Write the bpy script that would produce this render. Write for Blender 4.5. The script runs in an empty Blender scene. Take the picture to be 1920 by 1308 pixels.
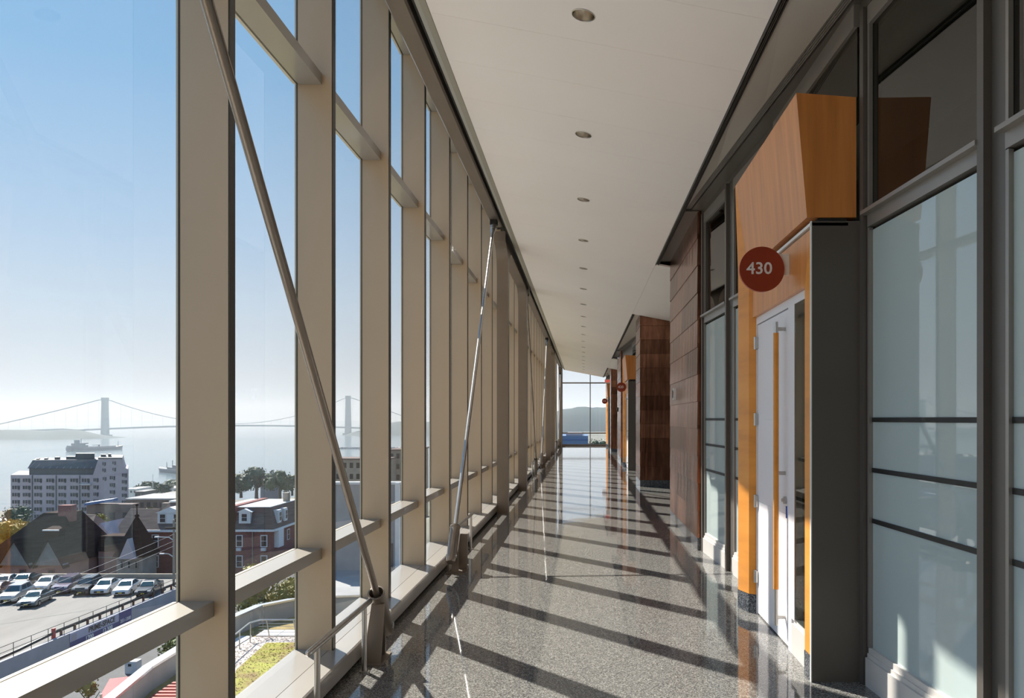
import bpy, math, random
from mathutils import Vector
random.seed(7)
SC = bpy.context.scene
COL = SC.collection
PI = math.pi

# ------------------------------------------------------------------ camera
F = 1450.0; CX = 1094.0; CY = 785.0; EYE = 1.55          # focal length and principal point, 1920x1308 frame
cam = bpy.data.cameras.new('camera'); cam_o = bpy.data.objects.new('camera', cam); COL.objects.link(cam_o)
cam.sensor_width = 36.0; cam.lens = F / 1920 * 36
cam.shift_x = -(CX - 960) / 1920; cam.shift_y = (CY - 654) / 1920
cam.clip_start = 0.05; cam.clip_end = 60000
cam_o.location = (0, 0, EYE); cam_o.rotation_euler = (PI / 2, 0, 0)
SC.camera = cam_o

# ------------------------------------------------------------------ sky, sun, exposure
wd = bpy.data.worlds.new('sky'); SC.world = wd; wd.use_nodes = True
nt = wd.node_tree; nt.nodes.clear()
tc = nt.nodes.new('ShaderNodeTexCoord'); sp = nt.nodes.new('ShaderNodeSeparateXYZ')
rp = nt.nodes.new('ShaderNodeValToRGB'); bg = nt.nodes.new('ShaderNodeBackground'); wo = nt.nodes.new('ShaderNodeOutputWorld')
nt.links.new(tc.outputs['Generated'], sp.inputs[0]); nt.links.new(sp.outputs['Z'], rp.inputs[0])
nt.links.new(rp.outputs[0], bg.inputs[0]); nt.links.new(bg.outputs[0], wo.inputs[0])
els = rp.color_ramp.elements
els[0].position = 0.0; els[0].color = (0.67, 0.71, 0.77, 1)
els[1].position = 1.0; els[1].color = (0.11, 0.30, 0.66, 1)
for p, c in ((0.05, (0.67, 0.715, 0.79)), (0.13, (0.60, 0.72, 0.87)), (0.217, (0.465, 0.645, 0.885)), (0.377, (0.275, 0.525, 0.845))):
    e = els.new(p); e.color = (*c, 1)
bg.inputs[1].default_value = 1.0
sun = bpy.data.lights.new('sun', 'SUN'); sun.energy = 11.5; sun.angle = 0.0093; sun.color = (1.0, 0.92, 0.83)
sun_o = bpy.data.objects.new('sun', sun); COL.objects.link(sun_o)
SUN_TRAVEL = Vector((0.77, -0.81, -1.0))
sun_o.rotation_euler = SUN_TRAVEL.to_track_quat('-Z', 'Y').to_euler(); sun_o.location = (-30, 40, 60)
SC.view_settings.view_transform = 'Standard'; SC.view_settings.look = 'None'
SC.view_settings.exposure = 0.0; SC.view_settings.gamma = 1.0; SC.view_settings.use_curve_mapping = False
LAMP_W = 0.8
SC.cycles.diffuse_bounces = 10; SC.cycles.max_bounces = 16; SC.cycles.transparent_max_bounces = 16

# ------------------------------------------------------------------ helpers
def W(px, py, d):
    """a measured point of the photograph at a known distance along the corridor axis"""
    return Vector(((px - CX) / F * d, d, EYE - (py - CY) / F * d))

class MB:
    def __init__(s): s.v = []; s.f = []; s.smooth = False
    def add(s, vs, fs):
        o = len(s.v); s.v += [tuple(map(float, p)) for p in vs]; s.f += [tuple(o + i for i in q) for q in fs]; return s
    def hexa(s, b, t):
        """bottom four and top four corners, both counter-clockwise seen from above"""
        return s.add(list(b) + list(t), [(3, 2, 1, 0), (4, 5, 6, 7), (0, 1, 5, 4), (1, 2, 6, 5), (2, 3, 7, 6), (3, 0, 4, 7)])
    def box(s, x0, x1, y0, y1, z0, z1):
        return s.hexa([(x0, y0, z0), (x1, y0, z0), (x1, y1, z0), (x0, y1, z0)], [(x0, y0, z1), (x1, y0, z1), (x1, y1, z1), (x0, y1, z1)])
    def obox(s, T, u0, u1, n0, n1, z0, z1):
        return s.add([T(u, n, z) for z in (z0, z1) for (u, n) in ((u0, n0), (u1, n0), (u1, n1), (u0, n1))],
                     [(3, 2, 1, 0), (4, 5, 6, 7), (0, 1, 5, 4), (1, 2, 6, 5), (2, 3, 7, 6), (3, 0, 4, 7)])
    def prism(s, poly, a, b, axis='z'):
        n = len(poly)
        def P(p, w):
            return {'z': (p[0], p[1], w), 'y': (p[0], w, p[1]), 'x': (w, p[0], p[1])}[axis]
        return s.add([P(p, a) for p in poly] + [P(p, b) for p in poly],
                     [tuple(range(n - 1, -1, -1)), tuple(range(n, 2 * n))] + [(i, (i + 1) % n, n + (i + 1) % n, n + i) for i in range(n)])
    def cyl(s, p0, p1, r0, r1=None, n=12, caps=True):
        r1 = r0 if r1 is None else r1
        p0 = Vector(p0); p1 = Vector(p1); ax = (p1 - p0)
        if ax.length < 1e-9: return s
        ax.normalize(); u = ax.cross(Vector((0, 0, 1)) if abs(ax.z) < .9 else Vector((1, 0, 0))).normalized(); w = ax.cross(u)
        vs = []
        for p, r in ((p0, r0), (p1, r1)):
            vs += [p + (u * math.cos(2 * PI * i / n) + w * math.sin(2 * PI * i / n)) * r for i in range(n)]
        fs = [(i, (i + 1) % n, n + (i + 1) % n, n + i) for i in range(n)]
        if caps: fs += [tuple(range(n - 1, -1, -1)), tuple(range(n, 2 * n))]
        return s.add(vs, fs)
    def tube(s, pts, r, n=8):
        for a, b in zip(pts[:-1], pts[1:]): s.cyl(a, b, r, r, n)
        return s
    def lathe(s, prof, c=(0, 0, 0), n=24, T=None):
        vs = []; m = len(prof)
        for r, z in prof:
            for i in range(n):
                a = 2 * PI * i / n; p = (c[0] + r * math.cos(a), c[1] + r * math.sin(a), c[2] + z)
                vs.append(T(*p) if T else p)
        fs = [(j * n + i, j * n + (i + 1) % n, (j + 1) * n + (i + 1) % n, (j + 1) * n + i) for j in range(m - 1) for i in range(n)]
        return s.add(vs, fs)
    def blob(s, c, r, seg=8, jit=.15, sz=(1, 1, 1)):
        vs = []; fs = []; rings = seg // 2 + 1
        for j in range(1, rings):
            t = PI * j / rings
            for i in range(seg):
                a = 2 * PI * i / seg; k = r * (1 + random.uniform(-jit, jit))
                vs.append((c[0] + k * sz[0] * math.sin(t) * math.cos(a), c[1] + k * sz[1] * math.sin(t) * math.sin(a), c[2] + k * sz[2] * math.cos(t)))
        top = len(vs); vs.append((c[0], c[1], c[2] + r * sz[2])); bot = len(vs); vs.append((c[0], c[1], c[2] - r * sz[2]))
        m = rings - 1
        for j in range(m - 1):
            for i in range(seg):
                fs.append((j * seg + i, (j + 1) * seg + i, (j + 1) * seg + (i + 1) % seg, j * seg + (i + 1) % seg))
        for i in range(seg):
            fs.append((top, i, (i + 1) % seg)); fs.append((bot, (m - 1) * seg + (i + 1) % seg, (m - 1) * seg + i))
        return s.add(vs, fs)
    def mesh(s, name):
        me = bpy.data.meshes.new(name); me.from_pydata(s.v, [], s.f)
        me.validate(); me.update()
        if s.smooth:
            me.polygons.foreach_set('use_smooth', [True] * len(me.polygons))
            try: me.set_sharp_from_angle(angle=0.7)
            except Exception: pass
        return me
    def build(s, name, m, parent=None, kind=None, label=None):
        if parent is not None:
            o = parent
            off = Vector((0, 0, 0))
            while o is not None: off += o.location; o = o.parent
            s.v = [(x - off.x, y - off.y, z - off.z) for x, y, z in s.v]
        me = s.mesh(name); me.materials.append(m)
        o = bpy.data.objects.new(name, me); COL.objects.link(o)
        if parent is not None: o.parent = parent
        if kind: o['kind'] = kind
        if label: o['label'] = label
        return o

def tag(o, label, cat, group=None, kind=None):
    o['label'] = label; o['category'] = cat
    if group: o['group'] = group
    if kind: o['kind'] = kind
    return o
def thing(name, label, cat, loc=(0, 0, 0), rz=0.0, group=None, kind=None):
    o = bpy.data.objects.new(name, None); COL.objects.link(o); o.location = loc; o.rotation_euler = (0, 0, rz)
    o.empty_display_size = .1
    return tag(o, label, cat, group, kind)
def inst(src, parent, loc=None):
    c = src.copy(); COL.objects.link(c); c.parent = parent
    if loc is not None: c.location = loc
    return c
def part(name, m, parent, fn, **k):
    b = MB(); r = fn(b); return b.build(name, m, parent, **k)
def bx(name, m, parent, *a, **k):
    return MB().box(*a).build(name, m, parent, **k)
def text_mesh(body, size, depth=.004, bold=.0, align='CENTER'):
    cu = bpy.data.curves.new('lettering', 'FONT'); cu.body = body; cu.size = size; cu.extrude = depth; cu.offset = bold
    cu.align_x = align; cu.align_y = 'CENTER'; cu.resolution_u = 3
    o = bpy.data.objects.new('lettering', cu); COL.objects.link(o)
    dg = bpy.context.evaluated_depsgraph_get(); dg.update()
    me = bpy.data.meshes.new_from_object(o.evaluated_get(dg))
    bpy.data.objects.remove(o); bpy.data.curves.remove(cu)
    return me

# ------------------------------------------------------------------ materials
class NT:
    def __init__(s, name):
        s.m = bpy.data.materials.new(name); s.m.use_nodes = True; s.t = s.m.node_tree; s.n = s.t.nodes; s.l = s.t.links
        s.b = s.n['Principled BSDF']; s.out = s.n['Material Output']
    def new(s, t, **k):
        n = s.n.new('ShaderNode' + t)
        for a, b in k.items(): setattr(n, a, b)
        return n
    def link(s, a, b): s.l.new(a, b)
    def coord(s, scale=(1, 1, 1), kind='Object'):
        t = s.new('TexCoord'); mp = s.new('Mapping'); mp.inputs['Scale'].default_value = scale
        s.link(t.outputs[kind], mp.inputs[0]); return mp.outputs[0]
    def noise(s, vec, scale, detail=3, rough=.55):
        n = s.new('TexNoise'); n.inputs['Scale'].default_value = scale; n.inputs['Detail'].default_value = detail; n.inputs['Roughness'].default_value = rough
        s.link(vec, n.inputs['Vector']); return n.outputs['Fac']
    def ramp(s, fac, stops):
        r = s.new('ValToRGB'); e = r.color_ramp.elements
        e[0].position, e[0].color = stops[0][0], (*stops[0][1], 1); e[1].position, e[1].color = stops[-1][0], (*stops[-1][1], 1)
        for p, c in stops[1:-1]: q = e.new(p); q.color = (*c, 1)
        s.link(fac, r.inputs[0]); return r.outputs[0]
    def bump(s, h, strength, dist=.01):
        b = s.new('Bump'); b.inputs['Strength'].default_value = strength; b.inputs['Distance'].default_value = dist
        s.link(h, b.inputs['Height']); s.link(b.outputs[0], s.b.inputs['Normal']); return b
def mat(name, col, rough=.5, metal=0.0, var=0.0, scale=3.0, stretch=(1, 1, 1), bump=0.0, spec=.5, coat=0.0, rnd=0.0):
    t = NT(name); b = t.b
    b.inputs['Base Color'].default_value = (*col, 1); b.inputs['Roughness'].default_value = rough; b.inputs['Metallic'].default_value = metal
    b.inputs['Specular IOR Level'].default_value = spec
    if coat: b.inputs['Coat Weight'].default_value = coat; b.inputs['Coat Roughness'].default_value = .06
    c = None
    if var:
        f = t.noise(t.coord(stretch), scale, 4)
        c = t.ramp(f, [(.3, tuple(x * (1 - var) for x in col)), (.7, tuple(min(1, x * (1 + var)) for x in col))])
        if bump: t.bump(f, bump)
    if rnd:
        oi = t.new('ObjectInfo'); mr = t.new('MapRange'); mr.inputs[3].default_value = 1 - rnd; mr.inputs[4].default_value = 1 + rnd
        t.link(oi.outputs['Random'], mr.inputs[0])
        mx = t.new('VectorMath', operation='SCALE')
        if c is not None: t.link(c, mx.inputs[0])
        else: mx.inputs[0].default_value = col
        t.link(mr.outputs[0], mx.inputs['Scale']); c = mx.outputs[0]
    if c is not None: t.link(c, b.inputs['Base Color'])
    return t.m
def glass_mat(name, tint, ior=1.45, rough=0.0):
    t = NT(name); t.n.remove(t.b)
    tr = t.new('BsdfTransparent'); tr.inputs[0].default_value = (*tint, 1)
    gl = t.new('BsdfGlossy'); gl.inputs['Roughness'].default_value = rough
    fr = t.new('Fresnel'); fr.inputs[0].default_value = ior
    geo = t.new('NewGeometry'); mu = t.new('Math', operation='MULTIPLY'); sb = t.new('Math', operation='SUBTRACT'); sb.inputs[0].default_value = 1.0
    t.link(geo.outputs['Backfacing'], sb.inputs[1]); t.link(fr.outputs[0], mu.inputs[0]); t.link(sb.outputs[0], mu.inputs[1])
    mx = t.new('MixShader'); t.link(mu.outputs[0], mx.inputs[0]); t.link(tr.outputs[0], mx.inputs[1]); t.link(gl.outputs[0], mx.inputs[2])
    t.link(mx.outputs[0], t.out.inputs[0]); return t.m

M = {}
M['bronze'] = mat('champagne_paint', (.56, .425, .285), .40, .15, .04, 1.2, spec=.5, coat=.3)
M['edge_dark'] = mat('dark_edge_strip', (.055, .046, .038), .45)  # dark edge finish with the fin's inner shade put into its colour
M['edge_trim'] = mat('olive_edge_trim', (.34, .325, .27), .45)
M['transom'] = mat('transom_paint', (.31, .285, .25), .38, .15, .04, 1.2, spec=.5, coat=.4)
M['bronze_dark'] = mat('bronze_paint', (.14, .125, .105), .4, .25, .05, 2)
M['gasket'] = mat('black_gasket', (.012, .011, .010), .6)
M['cap'] = mat('pale_bronze_cap', (.50, .44, .34), .45, .2)
M['sill'] = mat('pale_sill_paint', (.37, .35, .325), .35, .1, .03, 2, coat=.5)
M['steel'] = mat('satin_steel', (.55, .53, .50), .28, .9, .06, 20, (1, 1, .05))
M['steel_paint'] = mat('bronze_steel_paint', (.215, .178, .145), .38, .35, .05, 3)
M['ceiling'] = mat('warm_white_ceiling', (.92, .865, .83), .6, 0, .02, .6)
M['white'] = mat('white_paint', (.78, .77, .74), .4)
M['base_white'] = mat('pale_base_paint', (.62, .59, .56), .4, .1)
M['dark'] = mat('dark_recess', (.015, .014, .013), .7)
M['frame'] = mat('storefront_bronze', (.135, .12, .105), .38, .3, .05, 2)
M['frame_lit'] = mat('storefront_lit', (.31, .285, .26), .33, .4, .05, 2)  # lighter copy of the frame bronze, light put into its colour
M['side_grey'] = mat('taupe_panel', (.11, .095, .08), .4, .1, .05, 1.5)
M['door'] = mat('lavender_grey_door', (.78, .77, .80), .35, 0, .03, 1.5)
M['red'] = mat('terracotta_red', (.27, .036, .012), .35)
M['red_edge'] = mat('terracotta_edge', (.42, .085, .045), .4)
M['number'] = mat('white_lettering', (.72, .70, .70), .5)
M['wall'] = mat('room_grey', (.30, .29, .27), .7)
M['clear'] = glass_mat('clear_glass', (.97, .985, .98))
M['clear_dark'] = glass_mat('room_glass', (.55, .58, .56), 1.85)
t = NT('frosted_glass'); t.b.inputs['Base Color'].default_value = (.46, .54, .535, 1); t.b.inputs['Roughness'].default_value = .02
t.b.inputs['IOR'].default_value = 1.65
M['frost'] = t.m
def wood(name, stops, scale, stretch, rough=.32, coat=0.0):
    t = NT(name); v = t.coord(stretch)
    f = t.noise(v, scale, 5, .6); c = t.ramp(f, stops)
    t.link(c, t.b.inputs['Base Color']); t.b.inputs['Roughness'].default_value = rough; t.bump(f, .03, .002)
    t.b.inputs['Coat Weight'].default_value = coat; t.b.inputs['Coat Roughness'].default_value = .3; return t.m
M['wood'] = wood('anigre_wood', [(.30, (.54, .19, .040)), (.5, (.66, .245, .055)), (.70, (.74, .295, .075))], 2.2, (6, 6, .35), .40, .5)
M['wood_jamb'] = wood('anigre_jamb', [(.30, (.62, .23, .026)), (.5, (.76, .29, .036)), (.72, (.82, .335, .05))], 2.0, (.5, .5, 2.6), .42)
M['wood_shaded'] = wood('anigre_shaded', [(.30, (.14, .062, .012)), (.5, (.20, .095, .02)), (.70, (.25, .12, .028))], 2.2, (6, 6, .35))  # darker copy of the wood with shade put into its colour; unused
# copper sheets: each piece a little different
t = NT('weathered_copper'); v = t.coord((3, 3, .8)); f = t.noise(v, 2.2, 5, .6)
c = t.ramp(f, [(.30, (.24, .115, .075)), (.5, (.36, .175, .115)), (.68, (.50, .26, .17))])
oi = t.new('ObjectInfo'); mr = t.new('MapRange'); mr.inputs[3].default_value = .55; mr.inputs[4].default_value = 1.2
t.link(oi.outputs['Random'], mr.inputs[0]); vm = t.new('VectorMath', operation='SCALE'); t.link(c, vm.inputs[0]); t.link(mr.outputs[0], vm.inputs['Scale'])
t.link(vm.outputs[0], t.b.inputs['Base Color']); t.b.inputs['Metallic'].default_value = .95; t.b.inputs['Roughness'].default_value = .26
f2 = t.noise(t.coord((5, 5, .8)), 1.0, 2); t.bump(f2, .42, .03)
M['copper'] = t.m
# terrazzo floor: stone chips in a grey binder, polished, faintly wavy
def terrazzo(name, dark, mid, light, rough, coat):
    t = NT(name); v = t.coord((1, 1, 1))
    vo = t.new('TexVoronoi'); vo.inputs['Scale'].default_value = 170; t.link(v, vo.inputs['Vector'])
    hs = t.new('SeparateColor'); t.link(vo.outputs['Color'], hs.inputs[0])
    c = t.ramp(hs.outputs[0], [(0, dark), (.38, mid), (.60, tuple(x * 1.3 for x in mid)), (.78, light), (1, tuple(min(1, x * 1.45) for x in light))])
    vo2 = t.new('TexVoronoi'); vo2.inputs['Scale'].default_value = 330; t.link(v, vo2.inputs['Vector'])
    h2 = t.new('SeparateColor'); t.link(vo2.outputs['Color'], h2.inputs[0])
    mr = t.new('MapRange'); mr.inputs[3].default_value = .75; mr.inputs[4].default_value = 1.25; t.link(h2.outputs[1], mr.inputs[0])
    vm = t.new('VectorMath', operation='SCALE'); t.link(c, vm.inputs[0]); t.link(mr.outputs[0], vm.inputs['Scale'])
    t.link(vm.outputs[0], t.b.inputs['Base Color']); t.b.inputs['Roughness'].default_value = rough
    t.b.inputs['IOR'].default_value = 1.55
    if coat:
        f = t.noise(t.coord((1.3, 1.3, 1)), 2.2, 2, .5); t.bump(f, .035, .02)
    return t.m
M['terrazzo'] = terrazzo('terrazzo_floor', (.055, .055, .057), (.128, .127, .124), (.235, .230, .215), .045, True)
M['terrazzo_base'] = terrazzo('terrazzo_base', (.012, .013, .016), (.045, .05, .06), (.17, .18, .20), .15, False)

# ------------------------------------------------------------------ the setting: floor, curtain wall, ceiling
Y0, Y1 = -3.2, 44.5
fl = bx('floor', M['terrazzo'], None, -1.47, 2.7, Y0, Y1 + .1, -.2, 0.0)
tag(fl, 'polished grey terrazzo floor striped by sun shadows', 'floor', kind='structure')

S = 1.37; DX0 = 3.33                 # mullion pitch, first mullion in view
XI, XG = -1.53, -1.735
cw = thing('window_1', 'tall bronze curtain wall along the harbour side', 'window', (XG, 0, 0), kind='structure')
NB = range(-4, 31)
proto = {}
for n in NB:
    y = DX0 + S * n
    if n == -4:
        mb = MB().box(XG - .002, XI, y, y + .058, .14, 5.05)
        pm = mb.build('mullion', M['bronze'], cw); pm.data.transform(__import__('mathutils').Matrix.Translation((0, -y, 0))); pm.location = (0, y, 0)
        es = MB().box(XI + .0005, XI + .006, .003, .055, .14, 5.05); es.v = [(a - XG, b, c) for a, b, c in es.v]
        em = es.build('edge_strip', M['edge_dark']); em.parent = pm
        g = MB().box(XG - .010, XG - .0025, -.002, .060, .14, 5.05); g.v = [(a - XG, b, c) for a, b, c in g.v]
        gm = g.build('gasket', M['gasket']); gm.parent = pm
        cp = MB().box(XG - .020, XG - .011, .0, .058, .0, 5.3); cp.v = [(a - XG, b, c) for a, b, c in cp.v]
        cm = cp.build('outer_cap', M['cap']); cm.parent = pm
    else:
        q = inst(pm, cw, (0, y, 0)); inst(gm, q); inst(cm, q); inst(em, q)
tl = []
for lv, (z0, z1) in enumerate(((.70, .767), (3.58, 3.648), (5.05, 5.40))):
    for n in list(NB)[:-1]:
        y = DX0 + S * n
        key = ('t', lv)
        if key not in proto:
            b = MB().box(.004, XI - .06 - XG, .060, S - .002, z0, z1)
            o = b.build('transom', M['transom']); o.parent = cw; o.location = (0, y, 0)
            b = MB().box(-.030, -.012, .060, S - .002, z0 + .004, z1 - .004); e = b.build('outer_cap', M['cap']); e.parent = o
            proto[key] = (o, e)
        else:
            q = inst(proto[key][0], cw, (0, y, 0)); inst(proto[key][1], q)
for lv, (z0, z1) in enumerate(((.14, .70), (.767, 3.58), (3.648, 5.05))):
    for n in list(NB)[:-1]:
        y = DX0 + S * n
        key = ('p', lv)
        if key not in proto:
            b = MB().box(-.010, .002, .058, S, z0, z1); o = b.build('pane', M['clear']); o.parent = cw; o.location = (0, y, 0); proto[key] = o
        else: inst(proto[key], cw, (0, y, 0))
# sill: sloped board, rounded nosing, toe recess painted black for its shadow
part('sill_board', M['sill'], cw, lambda b: b.prism([(-1.757, -.25), (-1.555, -.25), (-1.555, .143), (-1.70, .150), (-1.757, .150)], Y0, Y1, 'y'))
part('sill_nosing', M['sill'], cw, lambda b: b.prism([(-1.551, .03), (-1.42, .03), (-1.415, .036), (-1.415, .132), (-1.424, .140), (-1.551, .143)], Y0, Y1, 'y'))
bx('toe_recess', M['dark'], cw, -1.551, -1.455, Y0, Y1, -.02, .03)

# beam on the column line, in stretches between the portal frames
def beam(name, y0, y1, label):
    b = MB().prism([(-1.39, 4.475), (-1.375, 4.46), (-1.25, 4.46), (-1.235, 4.475), (-1.235, 4.68), (-1.39, 4.68)], y0, y1, 'y')
    o = b.build(name, M['steel_paint']); return tag(o, label, 'beam', kind='structure')
beam('beam', Y0, 11.75, 'brown steel beam overhead nearest the camera, above the mullions')
beam('beam', 17.75, 28.2, 'brown steel beam between the first and second pair of columns')
beam('beam', 34.2, Y1, 'brown steel beam at the far end of the corridor')
def column(y, lab, haunch):
    x0, x1 = -1.418, -1.234
    r = .42; w = .20
    pts = [(y, 0), (y + w, 0)]
    # fillets where the post runs into the head
    if haunch >= 0:
        pts += [(y + w, 4.36 - r)] + [(y + w + r * (1 - math.cos(a)), 4.36 - r + r * math.sin(a)) for a in (PI / 8, PI / 4, 3 * PI / 8, PI / 2)]
    else: pts += [(y + w, 4.36)]
    pts += [(pts[-1][0], 4.52)]
    lx = y
    if haunch <= 0: lx = y - r
    pts += [(lx, 4.52)]
    if haunch <= 0:
        pts += [(y - r * (1 - math.cos(a)), 4.36 - r + r * math.sin(a)) for a in (PI / 2, 3 * PI / 8, PI / 4, PI / 8)] + [(y, 4.36 - r)]
    else: pts += [(y, 4.36)]
    b = MB().prism(pts, x0, x1, 'x'); b.smooth = True
    o = b.build('column', M['steel_paint']); tag(o, lab, 'column', kind='structure'); return o
column(12.66, 'brown steel column just beyond the second diagonal brace', 0)
column(16.80, 'brown steel column second from the camera, beyond a two-bay opening', 0)
column(29.10, 'brown steel column halfway down the corridor beyond the fourth brace', 0)
column(33.24, 'brown steel column second of the far pair on the window side', 0)
column(44.05, 'pale corner column where curtain wall meets the end window', -1)
for y0, y1, lab in ((13.28, 16.38, 'steel head joining the first pair of columns'), (29.72, 32.82, 'steel head joining the far pair of columns')):
    tag(bx('beam', M['steel_paint'], None, -1.418, -1.234, y0, y1, 4.36, 4.52), lab, 'beam', kind='structure')

# ceiling: sloped boards with holes for the lights
def cz(x): return 4.16 - .19 * x
CE = thing('ceiling', 'sloped warm white board ceiling with fine cross joints', 'ceiling', (0, 0, 4.16), kind='structure')
P = .7017; c0 = 4.65
XL, XR = -1.06, 1.115
LIGHT_Y = []
def board(y0, y1, hole):
    b = MB(); th = .025; R = .0765; yc = (y0 + y1) / 2
    if not hole:
        b.hexa([(XL, y0, cz(XL)), (XR, y0, cz(XR)), (XR, y1, cz(XR)), (XL, y1, cz(XL))], [(XL, y0, cz(XL) + th), (XR, y0, cz(XR) + th), (XR, y1, cz(XR) + th), (XL, y1, cz(XL) + th)])
    else:
        angs = sorted(list(2 * PI * i / 32 for i in range(32)) + [math.atan2(sy, sx) % (2 * PI) for sx, sy in (((XR), y1 - yc), (XL, y1 - yc), (XL, y0 - yc), (XR, y0 - yc))])
        ci = []; ro = []
        for a in angs:
            ca, sa = math.cos(a), math.sin(a)
            k = min([(XR / ca) if ca > 1e-9 else ((XL / ca) if ca < -1e-9 else 1e9), ((y1 - yc) / sa) if sa > 1e-9 else (((y0 - yc) / sa) if sa < -1e-9 else 1e9)])
            ci.append((R * ca, yc + R * sa, cz(R * ca))); ro.append((k * ca, yc + k * sa, cz(k * ca)))
        n = len(angs)
        up = lambda L: [(x, y, z + th) for x, y, z in L]
        b.add(ci + ro + up(ro) + up(ci), [(i, (i + 1) % n, n + (i + 1) % n, n + i) for i in range(n)] +
              [(n + i, n + (i + 1) % n, 2 * n + (i + 1) % n, 2 * n + i) for i in range(n)] + [(2 * n + i, 2 * n + (i + 1) % n, 3 * n + (i + 1) % n, 3 * n + i) for i in range(n)])
    b.build('ceiling_board', M['ceiling'], CE)
k0 = -11; k = k0
while c0 + P * k < Y1 - .05:
    y0 = c0 + P * k + .0012; y1 = min(c0 + P * (k + 1) - .0012, Y1)
    hole = (k % 3 == 0) and k >= -9 and (y1 - y0) > .6
    if hole: LIGHT_Y.append((y0 + y1) / 2)
    board(y0, y1, hole); k += 1
for yn0, yn1 in ((12.02, 17.68), (30.72, 36.38)):
    b = MB().hexa([(1.119, yn0, cz(1.119)), (2.66, yn0, cz(2.66)), (2.66, yn1, cz(2.66)), (1.119, yn1, cz(1.119))], [(1.119, yn0, cz(1.119) + .025), (2.66, yn0, cz(2.66) + .025), (2.66, yn1, cz(2.66) + .025), (1.119, yn1, cz(1.119) + .025)])
    b.build('ceiling_board', M['ceiling'], CE)
# edge trims along the window side and the closure above them
tr1 = MB().prism([(-1.064, 4.362), (-1.064, 4.41), (-1.112, 4.41), (-1.112, 4.366)], Y0, Y1, 'y').build('trim_1', M['edge_trim']); tag(tr1, 'beige edge trim along the ceiling on the window side', 'trim', kind='structure')
tr2 = MB().prism([(-1.116, 4.380), (-1.116, 4.43), (-1.155, 4.46), (-1.155, 4.40)], Y0, Y1, 'y').build('trim_2', M['edge_trim']); tag(tr2, 'grooved edge trim between the ceiling and the steel beam', 'trim', kind='structure')
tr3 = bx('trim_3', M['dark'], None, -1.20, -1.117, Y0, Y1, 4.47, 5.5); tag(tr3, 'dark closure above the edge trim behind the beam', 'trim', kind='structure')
rf = bx('roof', M['wall'], None, -1.85, 6.3, Y0 - .2, Y1 + .3, 5.40, 5.7); tag(rf, 'roof deck over the corridor', 'roof', kind='structure')
wb = bx('wall_back', M['bronze_dark'], None, -1.93, 6.2, Y0 - .15, Y0, -.2, 5.4); tag(wb, 'plain end wall behind the camera', 'wall', kind='structure')

# ------------------------------------------------------------------ right side, repeated every 18.7 m
PER = 18.7
def place(T):
    return T
def storefront(name, c, ya, yb, glass, lab):
    """glazed partition on the skewed line x = c - .071 y, between ya and yb; glass = list of (y0, y1)"""
    ux, uy = -.071, 1.0; L = math.hypot(ux, uy); ux /= L; uy /= L
    ox, oy = c[0] - .071 * (ya - c[1]), ya
    def T(u, n, z): return (ox + ux * u - uy * n, oy + uy * u + ux * n, z)
    def U(y): return (y - ya) * L
    r = thing(name, lab, 'window', (ox, oy, 0), kind='structure')
    # posts
    edges = [ya] + [e for g in glass for e in g] + [yb]
    for i in range(0, len(edges), 2):
        u0, u1 = U(edges[i]), U(edges[i + 1])
        if u1 - u0 < .01: continue
        b = MB().obox(T, u0, u1, -.05, .025, 0, 3.95)
        if 0 < i < len(edges) - 2:
            b.obox(T, u1 - .06, u1 - .012, .026, .062, .0, 3.95)
        elif i == 0: b.obox(T, u1 - .05, u1 - .012, .026, .05, 0, 3.95)
        else: b.obox(T, u0 + .012, u0 + .06, .026, .05, 0, 3.95)
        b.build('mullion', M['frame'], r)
    for (g0, g1) in glass:
        u0, u1 = U(g0), U(g1)
        MB().obox(T, u0, u1, -.004, .004, 2.775, 3.84).build('clear_pane', M['clear_dark'], r)
        fp = MB().obox(T, u0, u1, -.006, .006, .225, 2.645).build('frosted_pane', M['frost'], r)
        for z in (1.545, 1.254, .961):
            MB().obox(T, u0, u1, .007, .013, z - .013, z + .013).build('rail', M['gasket'], fp)
        b = MB().obox(T, u0, u1, -.05, .03, 2.665, 2.755); b.obox(T, u0 - .01, u1 + .01, .03, .07, 2.735, 2.757)
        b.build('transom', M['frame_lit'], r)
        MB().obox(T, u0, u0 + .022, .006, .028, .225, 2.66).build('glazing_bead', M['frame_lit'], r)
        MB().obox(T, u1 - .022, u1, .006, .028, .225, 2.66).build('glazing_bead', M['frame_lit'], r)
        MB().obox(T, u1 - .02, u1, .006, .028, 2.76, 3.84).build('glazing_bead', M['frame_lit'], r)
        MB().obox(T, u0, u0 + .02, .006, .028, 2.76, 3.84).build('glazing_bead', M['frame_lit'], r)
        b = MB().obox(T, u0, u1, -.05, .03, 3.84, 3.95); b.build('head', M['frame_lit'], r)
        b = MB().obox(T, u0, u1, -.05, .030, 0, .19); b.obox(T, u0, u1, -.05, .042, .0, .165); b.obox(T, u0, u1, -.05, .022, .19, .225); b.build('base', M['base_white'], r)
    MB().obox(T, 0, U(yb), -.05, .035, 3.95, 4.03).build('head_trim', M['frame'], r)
    MB().obox(T, 0, U(yb), -.05, -.02, 4.03, 4.3).build('head_panel', M['dark'], r)
    return r

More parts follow.
